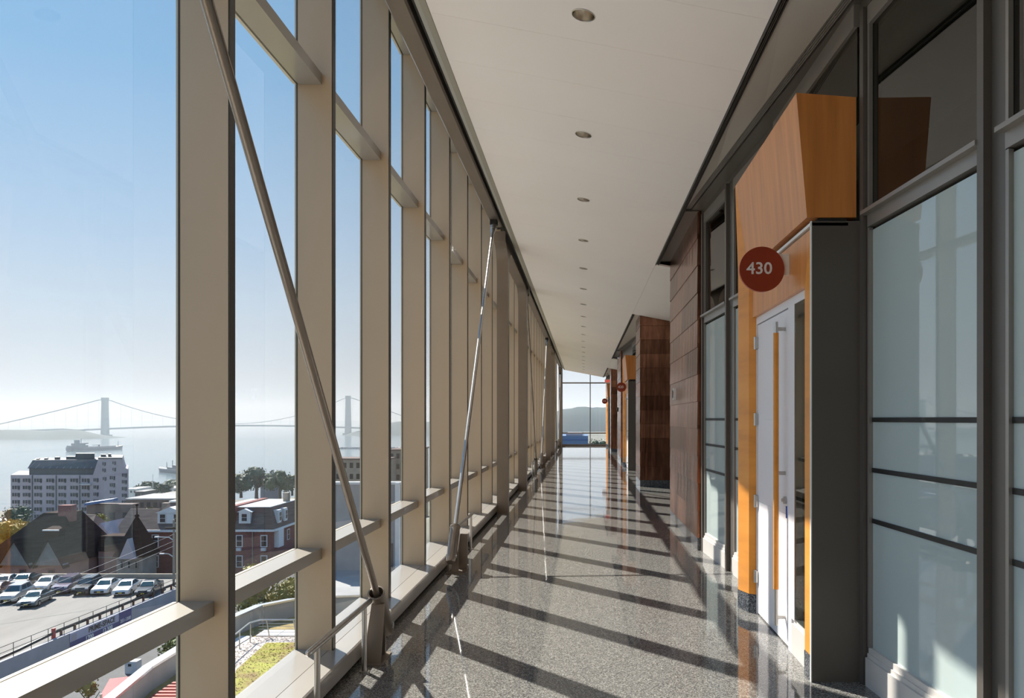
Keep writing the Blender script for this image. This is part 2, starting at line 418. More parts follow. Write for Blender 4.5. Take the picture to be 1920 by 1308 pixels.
def copper_block(name, x, y0, y1, xr, lab, near_face, strobe=None):
    r = thing(name, lab, 'wall', (x, y0, 0), kind='structure')
    bx('core', M['dark'], r, x + .03, xr, y0 + .03, y1 - .005, 0, 4.25)
    H = .3215; z = .146; row = 0
    while z < 4.2:
        z1 = min(z + H, 4.24)
        # corridor side: two or three sheets to the row, lower edge proud of the one below
        cuts = [y0, y0 + (y1 - y0) * ((.36, .68, .5)[row % 3]), y1] if (y1 - y0) > 2 else [y0, y1]
        for a, c in zip(cuts[:-1], cuts[1:]):
            b = MB().add([(x, a + .0015, z + .0025), (x, c - .0015, z + .0025), (x + .007, c - .0015, z1), (x + .007, a + .0015, z1),
                          (x + .03, a + .0015, z + .0025), (x + .03, c - .0015, z + .0025), (x + .03, c - .0015, z1), (x + .03, a + .0015, z1)],
                         [(0, 3, 2, 1), (4, 5, 6, 7), (0, 1, 5, 4), (3, 7, 6, 2), (1, 2, 6, 5), (0, 4, 7, 3)])
            b.build('copper_sheet', M['copper'], r)
        xe = near_face
        b = MB().add([(x + .002, y0, z + .0025), (xe, y0, z + .0025), (xe, y0 + .011, z1), (x + .009, y0 + .011, z1),
                      (x + .002, y0 + .03, z + .0025), (xe, y0 + .03, z + .0025), (xe, y0 + .03, z1), (x + .009, y0 + .03, z1)],
                     [(0, 1, 2, 3), (7, 6, 5, 4), (4, 5, 1, 0), (3, 2, 6, 7), (1, 5, 6, 2), (4, 0, 3, 7)])
        b.build('copper_sheet', M['copper'], r)
        z = z1; row += 1
    bx('plinth', M['terrazzo_base'], r, x + .006, xr, y0 + .006, y1, 0, .146)
    return r

def hinge(parent, y, z):
    b = MB().cyl((1.368, y, z - .05), (1.368, y, z + .05), .013, n=10); b.box(1.368, 1.386, y - .03, y + .004, z - .045, z + .045); b.smooth = True
    return b.build('hinge', M['steel'], parent)

def portal(idx, dy, num, lab, slab):
    o = lambda L: [(x, y + dy) for x, y in L]
    r = thing('door_%d' % idx, lab, 'door', (1.38, 5.5 + dy, 0), kind='structure')
    # left jamb, wedge above it beside the canopy
    JL = o([(1.272, 6.36), (1.326, 6.197), (1.385, 6.165), (1.58, 6.165), (1.58, 6.42), (1.29, 6.42)])
    b = MB().prism(JL, .15, 2.73)
    b.hexa([(1.272, 6.36 + dy, 2.73), (1.323, 6.205 + dy, 2.73), (1.57, 6.28 + dy, 2.73), (1.57, 6.42 + dy, 2.73)],
           [(1.257, 6.405 + dy, 3.48), (1.259, 6.397 + dy, 3.48), (1.57, 6.41 + dy, 3.48), (1.57, 6.43 + dy, 3.48)])
    b.build('jamb', M['wood_jamb'], r)
    JR = o([(1.345, 4.573), (1.60, 4.573), (1.60, 4.715), (1.40, 4.715), (1.345, 4.70)])
    b = MB().prism(JR, .15, 2.356)
    b.hexa([(1.345, 4.573 + dy, 2.356), (1.60, 4.573 + dy, 2.356), (1.60, 4.70 + dy, 2.356), (1.345, 4.70 + dy, 2.356)],
           [(1.345, 4.573 + dy, 2.675), (1.60, 4.573 + dy, 2.675), (1.60, 4.60 + dy, 2.675), (1.345, 4.59 + dy, 2.675)])
    b.build('jamb', M['wood_jamb'], r)
    gx = lambda L, e: [(x - e, y) for x, y in L]
    MB().prism(gx(JL, .004), 0, .148).build('plinth', M['terrazzo_base'], r); MB().prism(gx(JR, .004), 0, .148).build('plinth', M['terrazzo_base'], r)
    # taupe return facing the camera with its pale edge bead
    sp_ = bx('side_panel', M['side_grey'], r, 1.346, 1.642, 4.556 + dy, 4.572 + dy, 0, 2.715)
    bx('edge_bead', M['white'], r, 1.3395, 1.3455, 4.554 + dy, 4.573 + dy, 0, 2.715)
    # wood header: a trapezoid board over the doorway
    MB().prism([(4.703 + dy, 2.356), (6.165 + dy, 2.356), (6.20 + dy, 2.675), (4.593 + dy, 2.675)], 1.347, 1.56, 'x').build('header', M['wood'], r)
    bx('header_trim', M['white'], r, 1.336, 1.56, 4.556 + dy, 6.2 + dy, 2.688, 2.706)
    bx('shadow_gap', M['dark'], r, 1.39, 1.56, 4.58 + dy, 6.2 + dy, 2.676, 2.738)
    # canopy: box whose face leans out over the corridor
    b = MB().hexa([(1.3206, 4.57 + dy, 2.74), (1.612, 4.57 + dy, 2.74), (1.57, 6.27 + dy, 2.74), (1.3206, 6.275 + dy, 2.74)],
                  [(1.2576, 4.57 + dy, 3.476), (1.612, 4.57 + dy, 3.45), (1.57, 6.40 + dy, 3.45), (1.2576, 6.392 + dy, 3.476)])
    b.f = [f for f in b.f if f != (0, 1, 5, 4)]
    b.build('canopy', M['wood'], r)
    MB().add([(1.3206, 4.5695 + dy, 2.74), (1.612, 4.5695 + dy, 2.74), (1.612, 4.5695 + dy, 3.45), (1.2576, 4.5695 + dy, 3.476),
              (1.3206, 4.6 + dy, 2.745), (1.60, 4.6 + dy, 2.745), (1.60, 4.6 + dy, 3.44), (1.262, 4.6 + dy, 3.46)], [(0, 1, 2, 3), (4, 7, 6, 5), (0, 4, 5, 1), (1, 5, 6, 2), (2, 6, 7, 3), (3, 7, 4, 0)]).build('canopy_end', M['wood'], r)
    # glazing of the partition seen above the canopy
    MB().hexa(*[[(1.622, 4.58 + dy, z), (1.632, 4.58 + dy, z), (1.60, 6.41 + dy, z), (1.59, 6.41 + dy, z)] for z in (3.3, 3.87)]).build('upper_pane', M['clear_dark'], r)
    MB().hexa(*[[(1.60, 4.58 + dy, z), (1.66, 4.58 + dy, z), (1.63, 6.41 + dy, z), (1.57, 6.41 + dy, z)] for z in (3.87, 4.01)]).build('upper_head', M['frame_lit'], r)
    # frame, leaf and sidelight
    b = MB().box(1.378, 1.45, 4.716 + dy, 6.164 + dy, 2.30, 2.355); b.box(1.378, 1.45, 5.125 + dy, 5.205 + dy, .0, 2.30); b.box(1.378, 1.45, 6.150 + dy, 6.164 + dy, 0, 2.30)
    b.box(1.378, 1.45, 5.055 + dy, 5.125 + dy, .23, 2.30)
    b.build('door_frame', M['door'], r)
    lf = bx('door_leaf', M['door'], r, 1.386, 1.43, 5.212 + dy, 6.146 + dy, .012, 1.5435)
    # the leaf is three panels with fine joints
    lf.data.clear_geometry()
    b = MB()
    for z0, z1 in ((.012, .898), (.902, 1.543), (1.547, 2.292)): b.box(1.386, 1.43, 5.212 + dy, 6.146 + dy, z0, z1)
    b.box(1.39, 1.428, 5.214 + dy, 6.144 + dy, .02, 2.28)
    off = r.location; lf.data.from_pydata([(x - off.x, y - off.y, z - off.z) for x, y, z in b.v], [], b.f); lf.data.update()
    for z in (.299, .897, 1.546, 2.152): hinge(r, 6.155 + dy, z)
    hb = MB().cyl((1.322, 5.31 + dy, .135), (1.322, 5.31 + dy, 2.216), .0155, n=16); hb.smooth = True
    h = hb.build('door_handle', M['steel'], r)
    g = MB().cyl((1.322, 5.31 + dy, .382), (1.322, 5.31 + dy, 2.140), .0185, n=18); g.smooth = True; g.build('grip', M['wood_jamb'], h)
    for z in (.190, 1.178, 2.166):
        g = MB().cyl((1.322, 5.31 + dy, z), (1.386, 5.31 + dy, z), .0135, n=12); g.smooth = True; g.build('standoff', M['steel'], h)
    g = MB().cyl((1.368, 5.288 + dy, .995), (1.388, 5.288 + dy, .995), .026, n=16); g.cyl((1.355, 5.288 + dy, .995), (1.372, 5.288 + dy, .995), .013, n=12); g.smooth = True
    g.build('lock_cylinder', M['steel'], r)
    if idx == 1: bx('blue_tag', M['blue_tag'], r, 1.380, 1.3865, 5.262 + dy, 5.277 + dy, .875, .955)
    bx('sidelight_pane', M['clear_dark'], r, 1.381, 1.387, 4.72 + dy, 5.054 + dy, .24, 2.30)
    bx('sidelight_backing', M['side_grey'], r, 1.43, 1.45, 4.72 + dy, 5.054 + dy, .24, 2.30)  # panel added behind the glass to make the sidelight look dark
    b = MB().box(1.378, 1.45, 4.716 + dy, 5.124 + dy, 0, .20); b.box(1.39, 1.45, 4.716 + dy, 5.124 + dy, .20, .24); b.build('sidelight_base', M['base_white'], r)
    # round number sign projecting over the corridor
    s = thing('room_sign', slab, 'sign', (1.163, 5.05 + dy, 2.525), group='round room number signs')
    b = MB().lathe([(0, -.012), (.147, -.012), (.147, .012), (0, .012)], n=48, T=lambda x, y, z: (1.163 + x, 5.05 + dy + z, 2.525 + y)); b.smooth = True
    b.build('disc', M['red_edge'], s)
    b = MB().lathe([(0, -.0125), (.1455, -.0125)], n=48, T=lambda x, y, z: (1.163 + x, 5.05 + dy + z, 2.525 + y)); b.v = [(x, y - .0008, z) for x, y, z in b.v]
    b.lathe([(.1455, -.0133), (.1455, -.010)], n=48, T=lambda x, y, z: (1.163 + x, 5.05 + dy + z, 2.525 + y))
    b.build('face', M['red'], s)
    me = text_mesh(num, .108, .0012, .0016); me.materials.append(M['number'])
    tx = bpy.data.objects.new('number', me); COL.objects.link(tx); tx.parent = s; tx.rotation_euler = (PI / 2, 0, 0); tx.location = (-.017, -.0145, .002); tx.scale = (1.04, 1, 1)
    b = MB().box(1.163 + .10, 1.350, 5.060 + dy, 5.072 + dy, 2.525 - .035 + .0, 2.525 + .105 - .0); b.build('bracket', M['white'], s)
    return r
M['blue_tag'] = mat('blue_tape', (.02, .09, .45), .5)

PORT = ((0, '430', 'wood framed entrance 430, grey door with tall wooden pull', 'large round red sign reading 430 beside the nearest doorway'),
        (1, '420', 'wood framed entrance 420 in the middle distance', 'smaller looking round red sign reading 420 further down the corridor'),
        (2, '410', 'wood framed entrance 410 at the far end beside the end window', 'tiny round red sign reading 410 near the exit sign'))
wn = 2
for k, num, lab, slab in PORT:
    dy = PER * k
    portal(k + 1, dy, num, lab, slab)
    where = ('nearest the camera', 'before entrance 420', 'before entrance 410')[k]
    if k == 0:
        storefront('window_%d' % wn, (2.0, dy), .32 + dy, 4.57 + dy, [(.42, 1.5), (1.64, 2.02), (2.10, 3.20), (3.36, 4.50)], 'frosted glass partition %s' % where)
    else:
        storefront('window_%d' % wn, (2.0, dy), .42 + dy, 4.57 + dy, [(.55, 1.9), (2.05, 3.20), (3.36, 4.50)], 'frosted glass partition %s' % where)
    wn += 1
    if k < 2:
        storefront('window_%d' % wn, (2.075, dy), 6.42 + dy, 9.13 + dy, [(6.55, 7.74), (7.95, 9.03)], ('frosted glass partition between entrance 430 and the copper wall', 'frosted glass partition just past entrance 420')[k]); wn += 1
        copper_block('wall_copper', 1.34, 9.12 + dy, 12.0 + dy, 2.7, ('brown copper sheet wall beside the 430 entrance', 'copper sheet wall reflecting light just past entrance 420')[k], 1.425)
copper_block('wall_copper', 1.29, -1.0, .30, 2.7, 'copper clad block beside the camera', 1.9)
copper_block('wall_copper', 1.29, 17.7, 19.1, 2.7, 'dark copper clad end wall facing the camera beyond the recess', 2.68)
copper_block('wall_copper', 1.29, 36.4, 37.8, 2.7, 'narrow copper clad end wall behind the 420 sign', 2.68)
for k in range(2):
    dy = PER * k
    tag(bx('wall_recess', M['ceiling'], None, 2.66, 2.72, 12.0 + dy, 17.7 + dy, -.1, 4.2), 'back wall of the %s recess between copper walls' % ('first', 'second')[k], 'wall', kind='structure')
# rooms behind the glass
for k in range(3):
    dy = PER * k
    rm = thing('wall_room', 'dim room behind the glass at entrance %s' % ('430', '420', '410')[k], 'room', (6, dy, 0), kind='structure')
    ya, yb = (.3 + dy if k else -1.0), (9.1 + dy if k < 2 else Y1)
    bx('back_wall', M['wall'], rm, 6.0, 6.1, ya, yb, -.1, 4.3); bx('end_wall', M['wall'], rm, 2.2, 6.0, yb + .02, yb + .1, -.1, 4.3); bx('near_wall', M['wall'], rm, 2.72, 6.0, ya - .1, ya, -.1, 4.3)
    bx('room_floor', M['wall'], rm, 2.7, 6.0, ya, yb, -.1, 0); bx('room_ceiling', M['white'], rm, 1.9, 6.0, ya, yb, 4.31, 4.36)

# soffit between the ceiling and the partitions: slot diffuser, cove board, ribbed strip
M['slot'] = mat('dark_slot', (.035, .033, .03), .5)
M['cove'] = mat('cove_board', (.66, .61, .54), .5)
for i, (ya, yb) in enumerate(((Y0, 12.0), (17.7, 30.7), (36.4, Y1))):
    r = thing('trim_soffit', ('nearest', 'middle', 'farthest')[i] + ' run of slot diffuser and cove board above the partitions', 'soffit', (1.14, ya, 3.95), kind='structure')
    b = MB().box(1.118, 1.124, ya, yb, 3.925, 4.08); b.box(1.160, 1.166, ya, yb, 3.925, 4.08); b.box(1.118, 1.166, ya, yb, 4.075, 4.08)
    b.build('slot_channel', M['slot'], r)
    MB().box(1.137, 1.141, ya, yb, 3.935, 4.0).build('slot_blade', M['frame'], r); MB().box(1.149, 1.153, ya, yb, 3.935, 4.0).build('slot_blade', M['frame'], r)
    base = PER * i
    ce = min(9.12 + base, yb)
    def xo(y): return 1.875 - .071 * (y - base)
    n = 8; ys = [ya + (ce - ya) * j / n for j in range(n + 1)]
    if i: ys = [max(y, ya) for y in ys]
    b = MB()
    for a, c in zip(ys[:-1], ys[1:]):
        b.add([(1.168, a, 3.945), (xo(a) - .03, a, 4.015), (xo(c) - .03, c, 4.015), (1.168, c, 3.945), (1.168, a, 3.965), (xo(a) - .03, a, 4.035), (xo(c) - .03, c, 4.035), (1.168, c, 3.965)],
              [(0, 1, 2, 3), (7, 6, 5, 4), (0, 4, 5, 1), (3, 2, 6, 7), (1, 5, 6, 2), (0, 3, 7, 4)])
    b.build('cove_board', M['cove'], r)
    for q in range(4):
        b = MB()
        for a, c in zip(ys[:-1], ys[1:]):
            o0 = -.027 + q * .016
            b.hexa([(xo(a) + o0, a, 4.018), (xo(a) + o0 + .011, a, 4.018), (xo(c) + o0 + .011, c, 4.018), (xo(c) + o0, c, 4.018)], [(xo(a) + o0, a, 4.05), (xo(a) + o0 + .011, a, 4.05), (xo(c) + o0 + .011, c, 4.05), (xo(c) + o0, c, 4.05)])
        b.build('diffuser_rib', M['frame_lit'], r)
    b = MB()
    for a, c in zip(ys[:-1], ys[1:]):
        b.hexa([(xo(a) - .03, a, 4.05), (xo(a) + .05, a, 4.05), (xo(c) + .05, c, 4.05), (xo(c) - .03, c, 4.05)], [(xo(a) - .03, a, 4.08), (xo(a) + .05, a, 4.08), (xo(c) + .05, c, 4.08), (xo(c) - .03, c, 4.08)])
    b.build('diffuser_back', M['dark'], r)
    b = MB()
    for a, c in zip(ys[:-1], ys[1:]):
        b.hexa([(xo(a) + .042, a, 4.005), (xo(a) + .2, a, 4.005), (xo(c) + .2, c, 4.005), (xo(c) + .042, c, 4.005)], [(xo(a) + .042, a, 4.08), (xo(a) + .2, a, 4.08), (xo(c) + .2, c, 4.08), (xo(c) + .042, c, 4.08)])
    b.build('head_soffit', M['frame'], r)
    if i < 2: MB().box(1.168, 1.36, ce - .02, yb, 3.99, 4.02).build('soffit_end', M['frame'], r)

# end window
ew = thing('window_end', 'end window with dark frame looking out to hazy hills', 'window', (0, Y1, 0), kind='structure')
for x0, x1 in ((-1.25, -1.20), (.365, .415), (1.30, 1.36)): bx('mullion', M['frame'], ew, x0, x1, Y1 - .12, Y1 - .02, 0, 4.5)
for z0, z1 in ((0, .10), (.70, .767), (3.58, 3.648)): 
    bx('transom', M['frame'], ew, -1.20, .365, Y1 - .12, Y1 - .02, z0, z1); bx('transom', M['frame'], ew, .415, 1.30, Y1 - .12, Y1 - .02, z0, z1)
for x0, x1 in ((-1.20, .365), (.415, 1.30)):
    for z0, z1 in ((.10, .70), (.767, 3.58), (3.648, 4.5)): bx('pane', M['clear'], ew, x0, x1, Y1 - .07, Y1 - .06, z0, z1)
tag(bx('wall_end', M['wall'], None, 1.36, 6.2, Y1 - .05, Y1 + .15, -.2, 5.4), 'end wall beside the end window', 'wall', kind='structure')
tag(bx('wall_right', M['wall'], None, 6.12, 6.3, Y0, Y1, -.2, 5.4), 'outer wall of the rooms', 'wall', kind='structure')
tag(bx('wall_facade', M['wall'], None, -1.80, -1.0, Y0, Y1, -22, -.25), 'outer wall of the building below the curtain wall', 'wall', kind='structure')

# ------------------------------------------------------------------ indoor things
ORD = ['first', 'second', 'third', 'fourth', 'fifth', 'sixth', 'seventh', 'eighth', 'ninth', 'tenth', 'eleventh', 'twelfth', 'thirteenth', 'fourteenth', 'fifteenth', 'sixteenth', 'seventeenth', 'eighteenth', 'nineteenth', 'twentieth']
def downlight(y, i):
    def T(x, yy, z): return (x + z * .187, yy, cz(x) - 4.16 + 4.16 + z)
    i -= 3
    lab = ('largest and nearest' if i == 0 else ORD[i] + ' visible' if i > 0 else ('overhead', 'just behind the camera', 'farthest behind the camera')[-1 - i]) + ' round steel downlight in the sloped ceiling'
    r = thing('downlight', lab, 'ceiling light', (0, y, 4.16), group='row of recessed downlights')
    b = MB().lathe([(.0765, -.001), (.0765, -.004), (.0725, -.005), (.071, -.002), (.0705, .004)], (0, y, 0), 32, T); b.smooth = True; b.build('trim_ring', M['steel'], r)
    b = MB().lathe([(.071, .0), (.068, .03), (.058, .075), (.045, .10)], (0, y, 0), 32, T); b.smooth = True; b.build('reflector', M['reflector'], r)
    b = MB().lathe([(.046, .099), (.03, .094), (0, .092)], (0, y, 0), 32, T); b.smooth = True; b.build('lens', M['lens'], r)
    l = bpy.data.lights.new('lamp', 'SPOT'); l.energy = LAMP_W; l.color = (1.0, .90, .78); l.spot_size = math.radians(130); l.spot_blend = 1.0; l.shadow_soft_size = .04
    lo = bpy.data.objects.new('lamp', l); COL.objects.link(lo); lo.parent = r; lo.location = (0, 0, -.012)
M['reflector'] = mat('spun_reflector', (.80, .75, .68), .22, 1.0)
M['lens'] = mat('lamp_lens', (.45, .43, .40), .3)
for i, y in enumerate(LIGHT_Y): downlight(y, i)

def brace(yb_, zb, yt, zt, lab, i):
    """steel rod in the column line; its sleeve is carried by a tapering front plate and a low rear plate"""
    x = -1.315; s = 1 if yt > yb_ else -1
    r = thing('diagonal_brace', lab, 'brace', (x, yb_, 0), group='diagonal steel braces on the window side')
    a = Vector((x, yb_, zb)); c = Vector((x, yt, zt)); d = (c - a).normalized()
    sl = M['steel_paint'] if s < 0 else M['steel_rod']; sh = 0 if s < 0 else .085
    b = MB().cyl(a + d * .34, c - d * .22, .022, n=16); b.smooth = True; b.build('rod', M['steel_rod'] if s < 0 else M['steel'], r)  # away-leaning rods get pale steel, putting their reflected shine into the colour
    b = MB(); L = .41; q = d.cross(Vector((1, 0, 0))).normalized(); X = Vector((1, 0, 0)); n = 24
    vs = []
    prof = [(.0, 0), (.040, 0), (.047, .012), (.050, .06), (.050, L - .012), (.054, L - .008), (.054, L + .010), (.044, L + .012), (.043, L - .06), (.0, L - .07)]
    for rr, h in prof:
        for j in range(n):
            an = 2 * PI * j / n; vs.append(a + d * h + (X * math.cos(an) + q * math.sin(an)) * rr)
    b.add(vs, [(j * n + k2, j * n + (k2 + 1) % n, (j + 1) * n + (k2 + 1) % n, (j + 1) * n + k2) for j in range(len(prof) - 1) for k2 in range(n)]); b.smooth = True
    b.build('sleeve', sl, r)
    # plates: y0 is the foot of the tapering plate under the mouth of the sleeve, y1 the low plate under its butt
    y0 = yb_ + s * .31; y1 = yb_ + s * .09; t_ = -s * .035
    P0 = [(-1.367, 0), (-1.283, 0), (-1.268, .375), (-1.345, .375), (-1.367, .20)]
    P0 = [(a_ + sh, b_) for a_, b_ in P0]
    vs = [(px_, y0 - s * z_ * .10, z_) for px_, z_ in P0] + [(px_, y0 - s * z_ * .10 + t_, z_) for px_, z_ in P0]
    MB().add(vs, [(0, 1, 2, 3, 4), (9, 8, 7, 6, 5), (0, 5, 6, 1), (1, 6, 7, 2), (2, 7, 8, 3), (3, 8, 9, 4), (4, 9, 5, 0)]).build('tapered_plate', M['steel_paint'], r)
    bx('rear_plate', M['steel_paint'], r, -1.362 + sh * .5, -1.298 + sh * .5, min(y1, y1 + s * .03), max(y1, y1 + s * .03), 0, .21)
    bx('web_plate', M['steel_paint'], r, -1.367, -1.352, min(y0, y1) + .02, max(y0, y1) - .02, 0, .17)
    bx('foot_plate', M['steel_paint'], r, x - .06, x + .045 + sh, min(y0, y1) - .03, max(y0, y1) + .03, 0, .010)
    b = MB().cyl(a + d * .07 - X * .054, a + d * .07 + X * .054, .020, n=14); b.smooth = True; b.build('pin', M['steel'], r)
    b = MB(); t0 = c - d * .24
    for r0, r1, h0, h1 in ((.026, .036, 0, .06), (.036, .036, .06, .10), (.042, .046, .10, .16), (.046, .034, .16, .235)): b.cyl(t0 + d * h0, t0 + d * h1, r0, r1, 16)
    b.smooth = True; b.build('clevis', M['steel'], r)
    bx('head_bracket', M['gasket'], r, x - .05, x + .05, c.y - .07, c.y + .07, zt - .02, min(zt + .043, 4.458))
M['steel_rod'] = mat('brace_rod_paint', (.27, .225, .185), .26, .55)
BR = ((5.18, .13, 1.49, 4.415, 'long brown brace crossing the nearest mullions, leaning towards the camera'), (7.66, .13, 11.35, 4.415, 'brace rising to the first column, its reflected shine put into pale steel'),
      (21.62, .13, 17.93, 4.415, 'thin brace just beyond the second column'), (24.10, .13, 27.79, 4.415, 'thin shiny brace farther along, rising away from the camera'),
      (38.06, .13, 34.37, 4.415, 'brace beyond the far pair of columns, leaning towards the camera'), (40.54, .13, 43.9, 4.10, 'farthest brace, ending at the corner column'))
for i, a in enumerate(BR): brace(*a, i)

def guard(y0, y1, ps, lab):
    r = thing('guard_rail', lab, 'guard rail', (-1.343, (y0 + y1) / 2, 0), group='low guard rails at the brace feet')
    b = MB().cyl((-1.343, y0, .405), (-1.343, y1, .405), .017, n=14); b.blob((-1.343, y0, .405), .017, 10, 0); b.blob((-1.343, y1, .405), .017, 10, 0); b.smooth = True; b.build('rail', M['steel'], r)
    for y in ps:
        b = MB().cyl((-1.343, y, 0), (-1.343, y, .402), .0155, n=14); b.cyl((-1.343, y, 0), (-1.343, y, .008), .03, n=14); b.smooth = True; b.build('post', M['steel'], r)
guard(3.78, 4.86, (3.90, 4.74), 'low steel guard rail in front of the nearest brace foot')
guard(8.06, 9.35, (8.30, 9.22), 'low steel guard rail behind the second brace foot')
guard(20.22, 21.30, (20.34, 21.18), 'low steel guard rail before the third brace foot')
guard(24.50, 25.79, (24.74, 25.66), 'low steel guard rail past the fourth brace foot')
guard(36.66, 37.74, (36.78, 37.62), 'low steel guard rail before the fifth brace foot')

for k, lab in ((0, 'white fire alarm strobe on the nearest copper wall'), (1, 'small fire alarm strobe on the copper wall past entrance 420')):
    y = 11.25 + PER * k; z = 1.91
    r = thing('fire_alarm_strobe', lab, 'fire alarm', (1.34, y, z), group='fire alarm strobes on copper')
    b = MB().prism([(y - .05, z - .085), (y + .05, z - .085), (y + .062, z), (y + .05, z + .085), (y - .05, z + .085), (y - .062, z)], 1.305, 1.345, 'x'); b.build('housing', M['white'] if k == 0 else M['gasket'], r)
    bx('strobe_lens', M['clear_dark'], r, 1.290, 1.304, y - .022, y + .022, z - .055, z + .055)
    bx('grille', M['red'], r, 1.3035, 1.306, y - .04, y + .04, z - .01, z + .035)

r = thing('exit_sign', 'small hanging exit sign with red letters at the far end', 'sign', (1.25, 40.0, 3.5))
bx('housing', M['white'], r, 1.105, 1.40, 39.98, 40.03, 3.39, 3.60); bx('canopy', M['frame_lit'], r, 1.15, 1.36, 39.97, 40.04, 3.605, 3.66)
b = MB().cyl((1.25, 40.0, 3.66), (1.25, 40.0, 3.92), .012); b.build('stem', M['frame_lit'], r)
t = NT('exit_red'); t.b.inputs['Base Color'].default_value = (.8, .03, .02, 1); t.b.inputs['Emission Color'].default_value = (1, .05, .03, 1); t.b.inputs['Emission Strength'].default_value = .7
me = text_mesh('EXIT', .20, .003, .004); me.materials.append(t.m)
tx = bpy.data.objects.new('lettering', me); COL.objects.link(tx); tx.parent = r; tx.rotation_euler = (PI / 2, 0, 0); tx.location = (.003, -.025, -.005); tx.scale = (.62, .85, 1)
#OUTDOORS
# ------------------------------------------------------------------ outdoors
def omat(n, c, r=.8, var=.15, sc=.6, **k): M[n] = mat(n, c, r, 0, var, sc, **k)
t = NT('grass_roof'); f = t.noise(t.coord((1, 1, 1)), .55, 5, .65); t.link(t.ramp(f, [(.30, (.17, .10, .045)), (.42, (.24, .18, .05)), (.52, (.28, .26, .045)), (.68, (.36, .37, .05))]), t.b.inputs['Base Color']); t.b.inputs['Roughness'].default_value = .95; M['grass_roof'] = t.m
omat('asphalt', (.145, .14, .135), .8, .22, .35, stretch=(1, .25, 1)); omat('street', (.06, .063, .07), .8, .2, .4)  # street colour is dark asphalt with the buildings' shade painted in
omat('land', (.17, .17, .14), .95, .5, .03); omat('slate', (.046, .030, .027), .95, .3, 1.5, stretch=(.3, .3, 3), spec=.1); omat('shingle', (.15, .115, .10), .85, .25, 1.5, stretch=(.3, .3, 3))
omat('pale_shingle', (.17, .175, .18), .85, .15, 1.5); omat('old_stucco', (.27, .25, .235), .85, .2, .8)
omat('pale_wall', (.40, .36, .40), .85, .06, .5); omat('pink_wall', (.33, .20, .18), .85, .15, .6); omat('white_trim', (.72, .73, .74), .6, .05, 2)
omat('grey_roof', (.30, .30, .31), .85, .2, .3); omat('flat_roof', (.68, .68, .67), .8, .12, .4); omat('dark_roof', (.07, .075, .085), .6, .2, .4); omat('concrete', (.34, .34, .345), .85, .12, .5); omat('parapet', (.36, .36, .40), .85, .12, .4)
omat('sedum', (.30, .225, .085), .95, .35, .8); omat('bounce_grey', (.50, .49, .47), .8, .06, 1); omat('paver', (.60, .60, .60), .8, .06, 1); omat('rust', (.12, .05, .035), .7, .3, 3)
omat('leaf_green', (.075, .115, .028), .7, .35, .4); omat('leaf_dark', (.035, .065, .030), .7, .35, .4); omat('leaf_olive', (.22, .20, .045), .7, .35, .4); omat('leaf_gold', (.36, .24, .04), .7, .3, .4); omat('bark', (.06, .05, .04), .9, .2, 3)
omat('rock', (.50, .43, .39), .9, .3, 4, rnd=.2); omat('ship_grey', (.10, .12, .16), .6, .1, .02); omat('hill', (.025, .05, .05), .95, .4, .008); omat('bridge_grey', (.12, .19, .20), .7, .05, .01)
omat('blue_awning', (.05, .12, .30), .5); omat('brick_old', (.16, .12, .11), .9, .2, .4); omat('tan', (.33, .29, .24), .9, .15, 1); omat('banner_blue', (.045, .05, .20), .5, .05); omat('banner_pale', (.42, .42, .55), .5, .08, .6)
omat('blue_facade', (.10, .18, .32), .3, .1, .2); omat('deck_red', (.40, .05, .04), .6, .1, 2); omat('truck_red', (.45, .03, .035), .4, .05); omat('black_ink', (.012, .012, .014), .5); omat('tank_white', (.62, .63, .64), .6, .05, .1)
M['win_dark'] = mat('window_glass', (.03, .035, .045), .08, 0); M['metal_cap'] = mat('parapet_cap', (.62, .63, .65), .25, .7)
def bricks(name, a, b_, mortar, s):
    t = NT(name); br = t.new('TexBrick'); br.inputs['Color1'].default_value = (*a, 1); br.inputs['Color2'].default_value = (*b_, 1); br.inputs['Mortar'].default_value = (*mortar, 1)
    br.inputs['Scale'].default_value = s; br.inputs['Mortar Size'].default_value = .02
    tcn = t.new('TexCoord'); se = t.new('SeparateXYZ'); ad = t.new('Math', operation='ADD'); cb = t.new('CombineXYZ')
    t.link(tcn.outputs['Object'], se.inputs[0]); t.link(se.outputs[0], ad.inputs[0]); t.link(se.outputs[1], ad.inputs[1]); t.link(ad.outputs[0], cb.inputs[0]); t.link(se.outputs[2], cb.inputs[1])
    t.link(cb.outputs[0], br.inputs['Vector']); t.link(br.outputs['Color'], t.b.inputs['Base Color']); t.b.inputs['Roughness'].default_value = .9; return t.m
M['brick'] = bricks('red_brick', (.24, .085, .075), (.17, .062, .058), (.25, .19, .18), 1.6)
t = NT('harbour_water'); t.b.inputs['Base Color'].default_value = (.10, .15, .175, 1); t.b.inputs['Roughness'].default_value = .15; t.b.inputs['IOR'].default_value = 1.33
f = t.noise(t.coord((.02, .05, 1)), 1.0, 4); t.bump(f, .22, 3.0); M['water'] = t.m
t = NT('sea_haze'); t.n.remove(t.b); vs = t.new('VolumeScatter'); vs.inputs['Color'].default_value = (.57, .64, .69, 1); vs.inputs['Density'].default_value = 1.9e-4; vs.inputs['Anisotropy'].default_value = .10
t.link(vs.outputs[0], t.out.inputs['Volume']); M['haze'] = t.m
SEA = -93.0
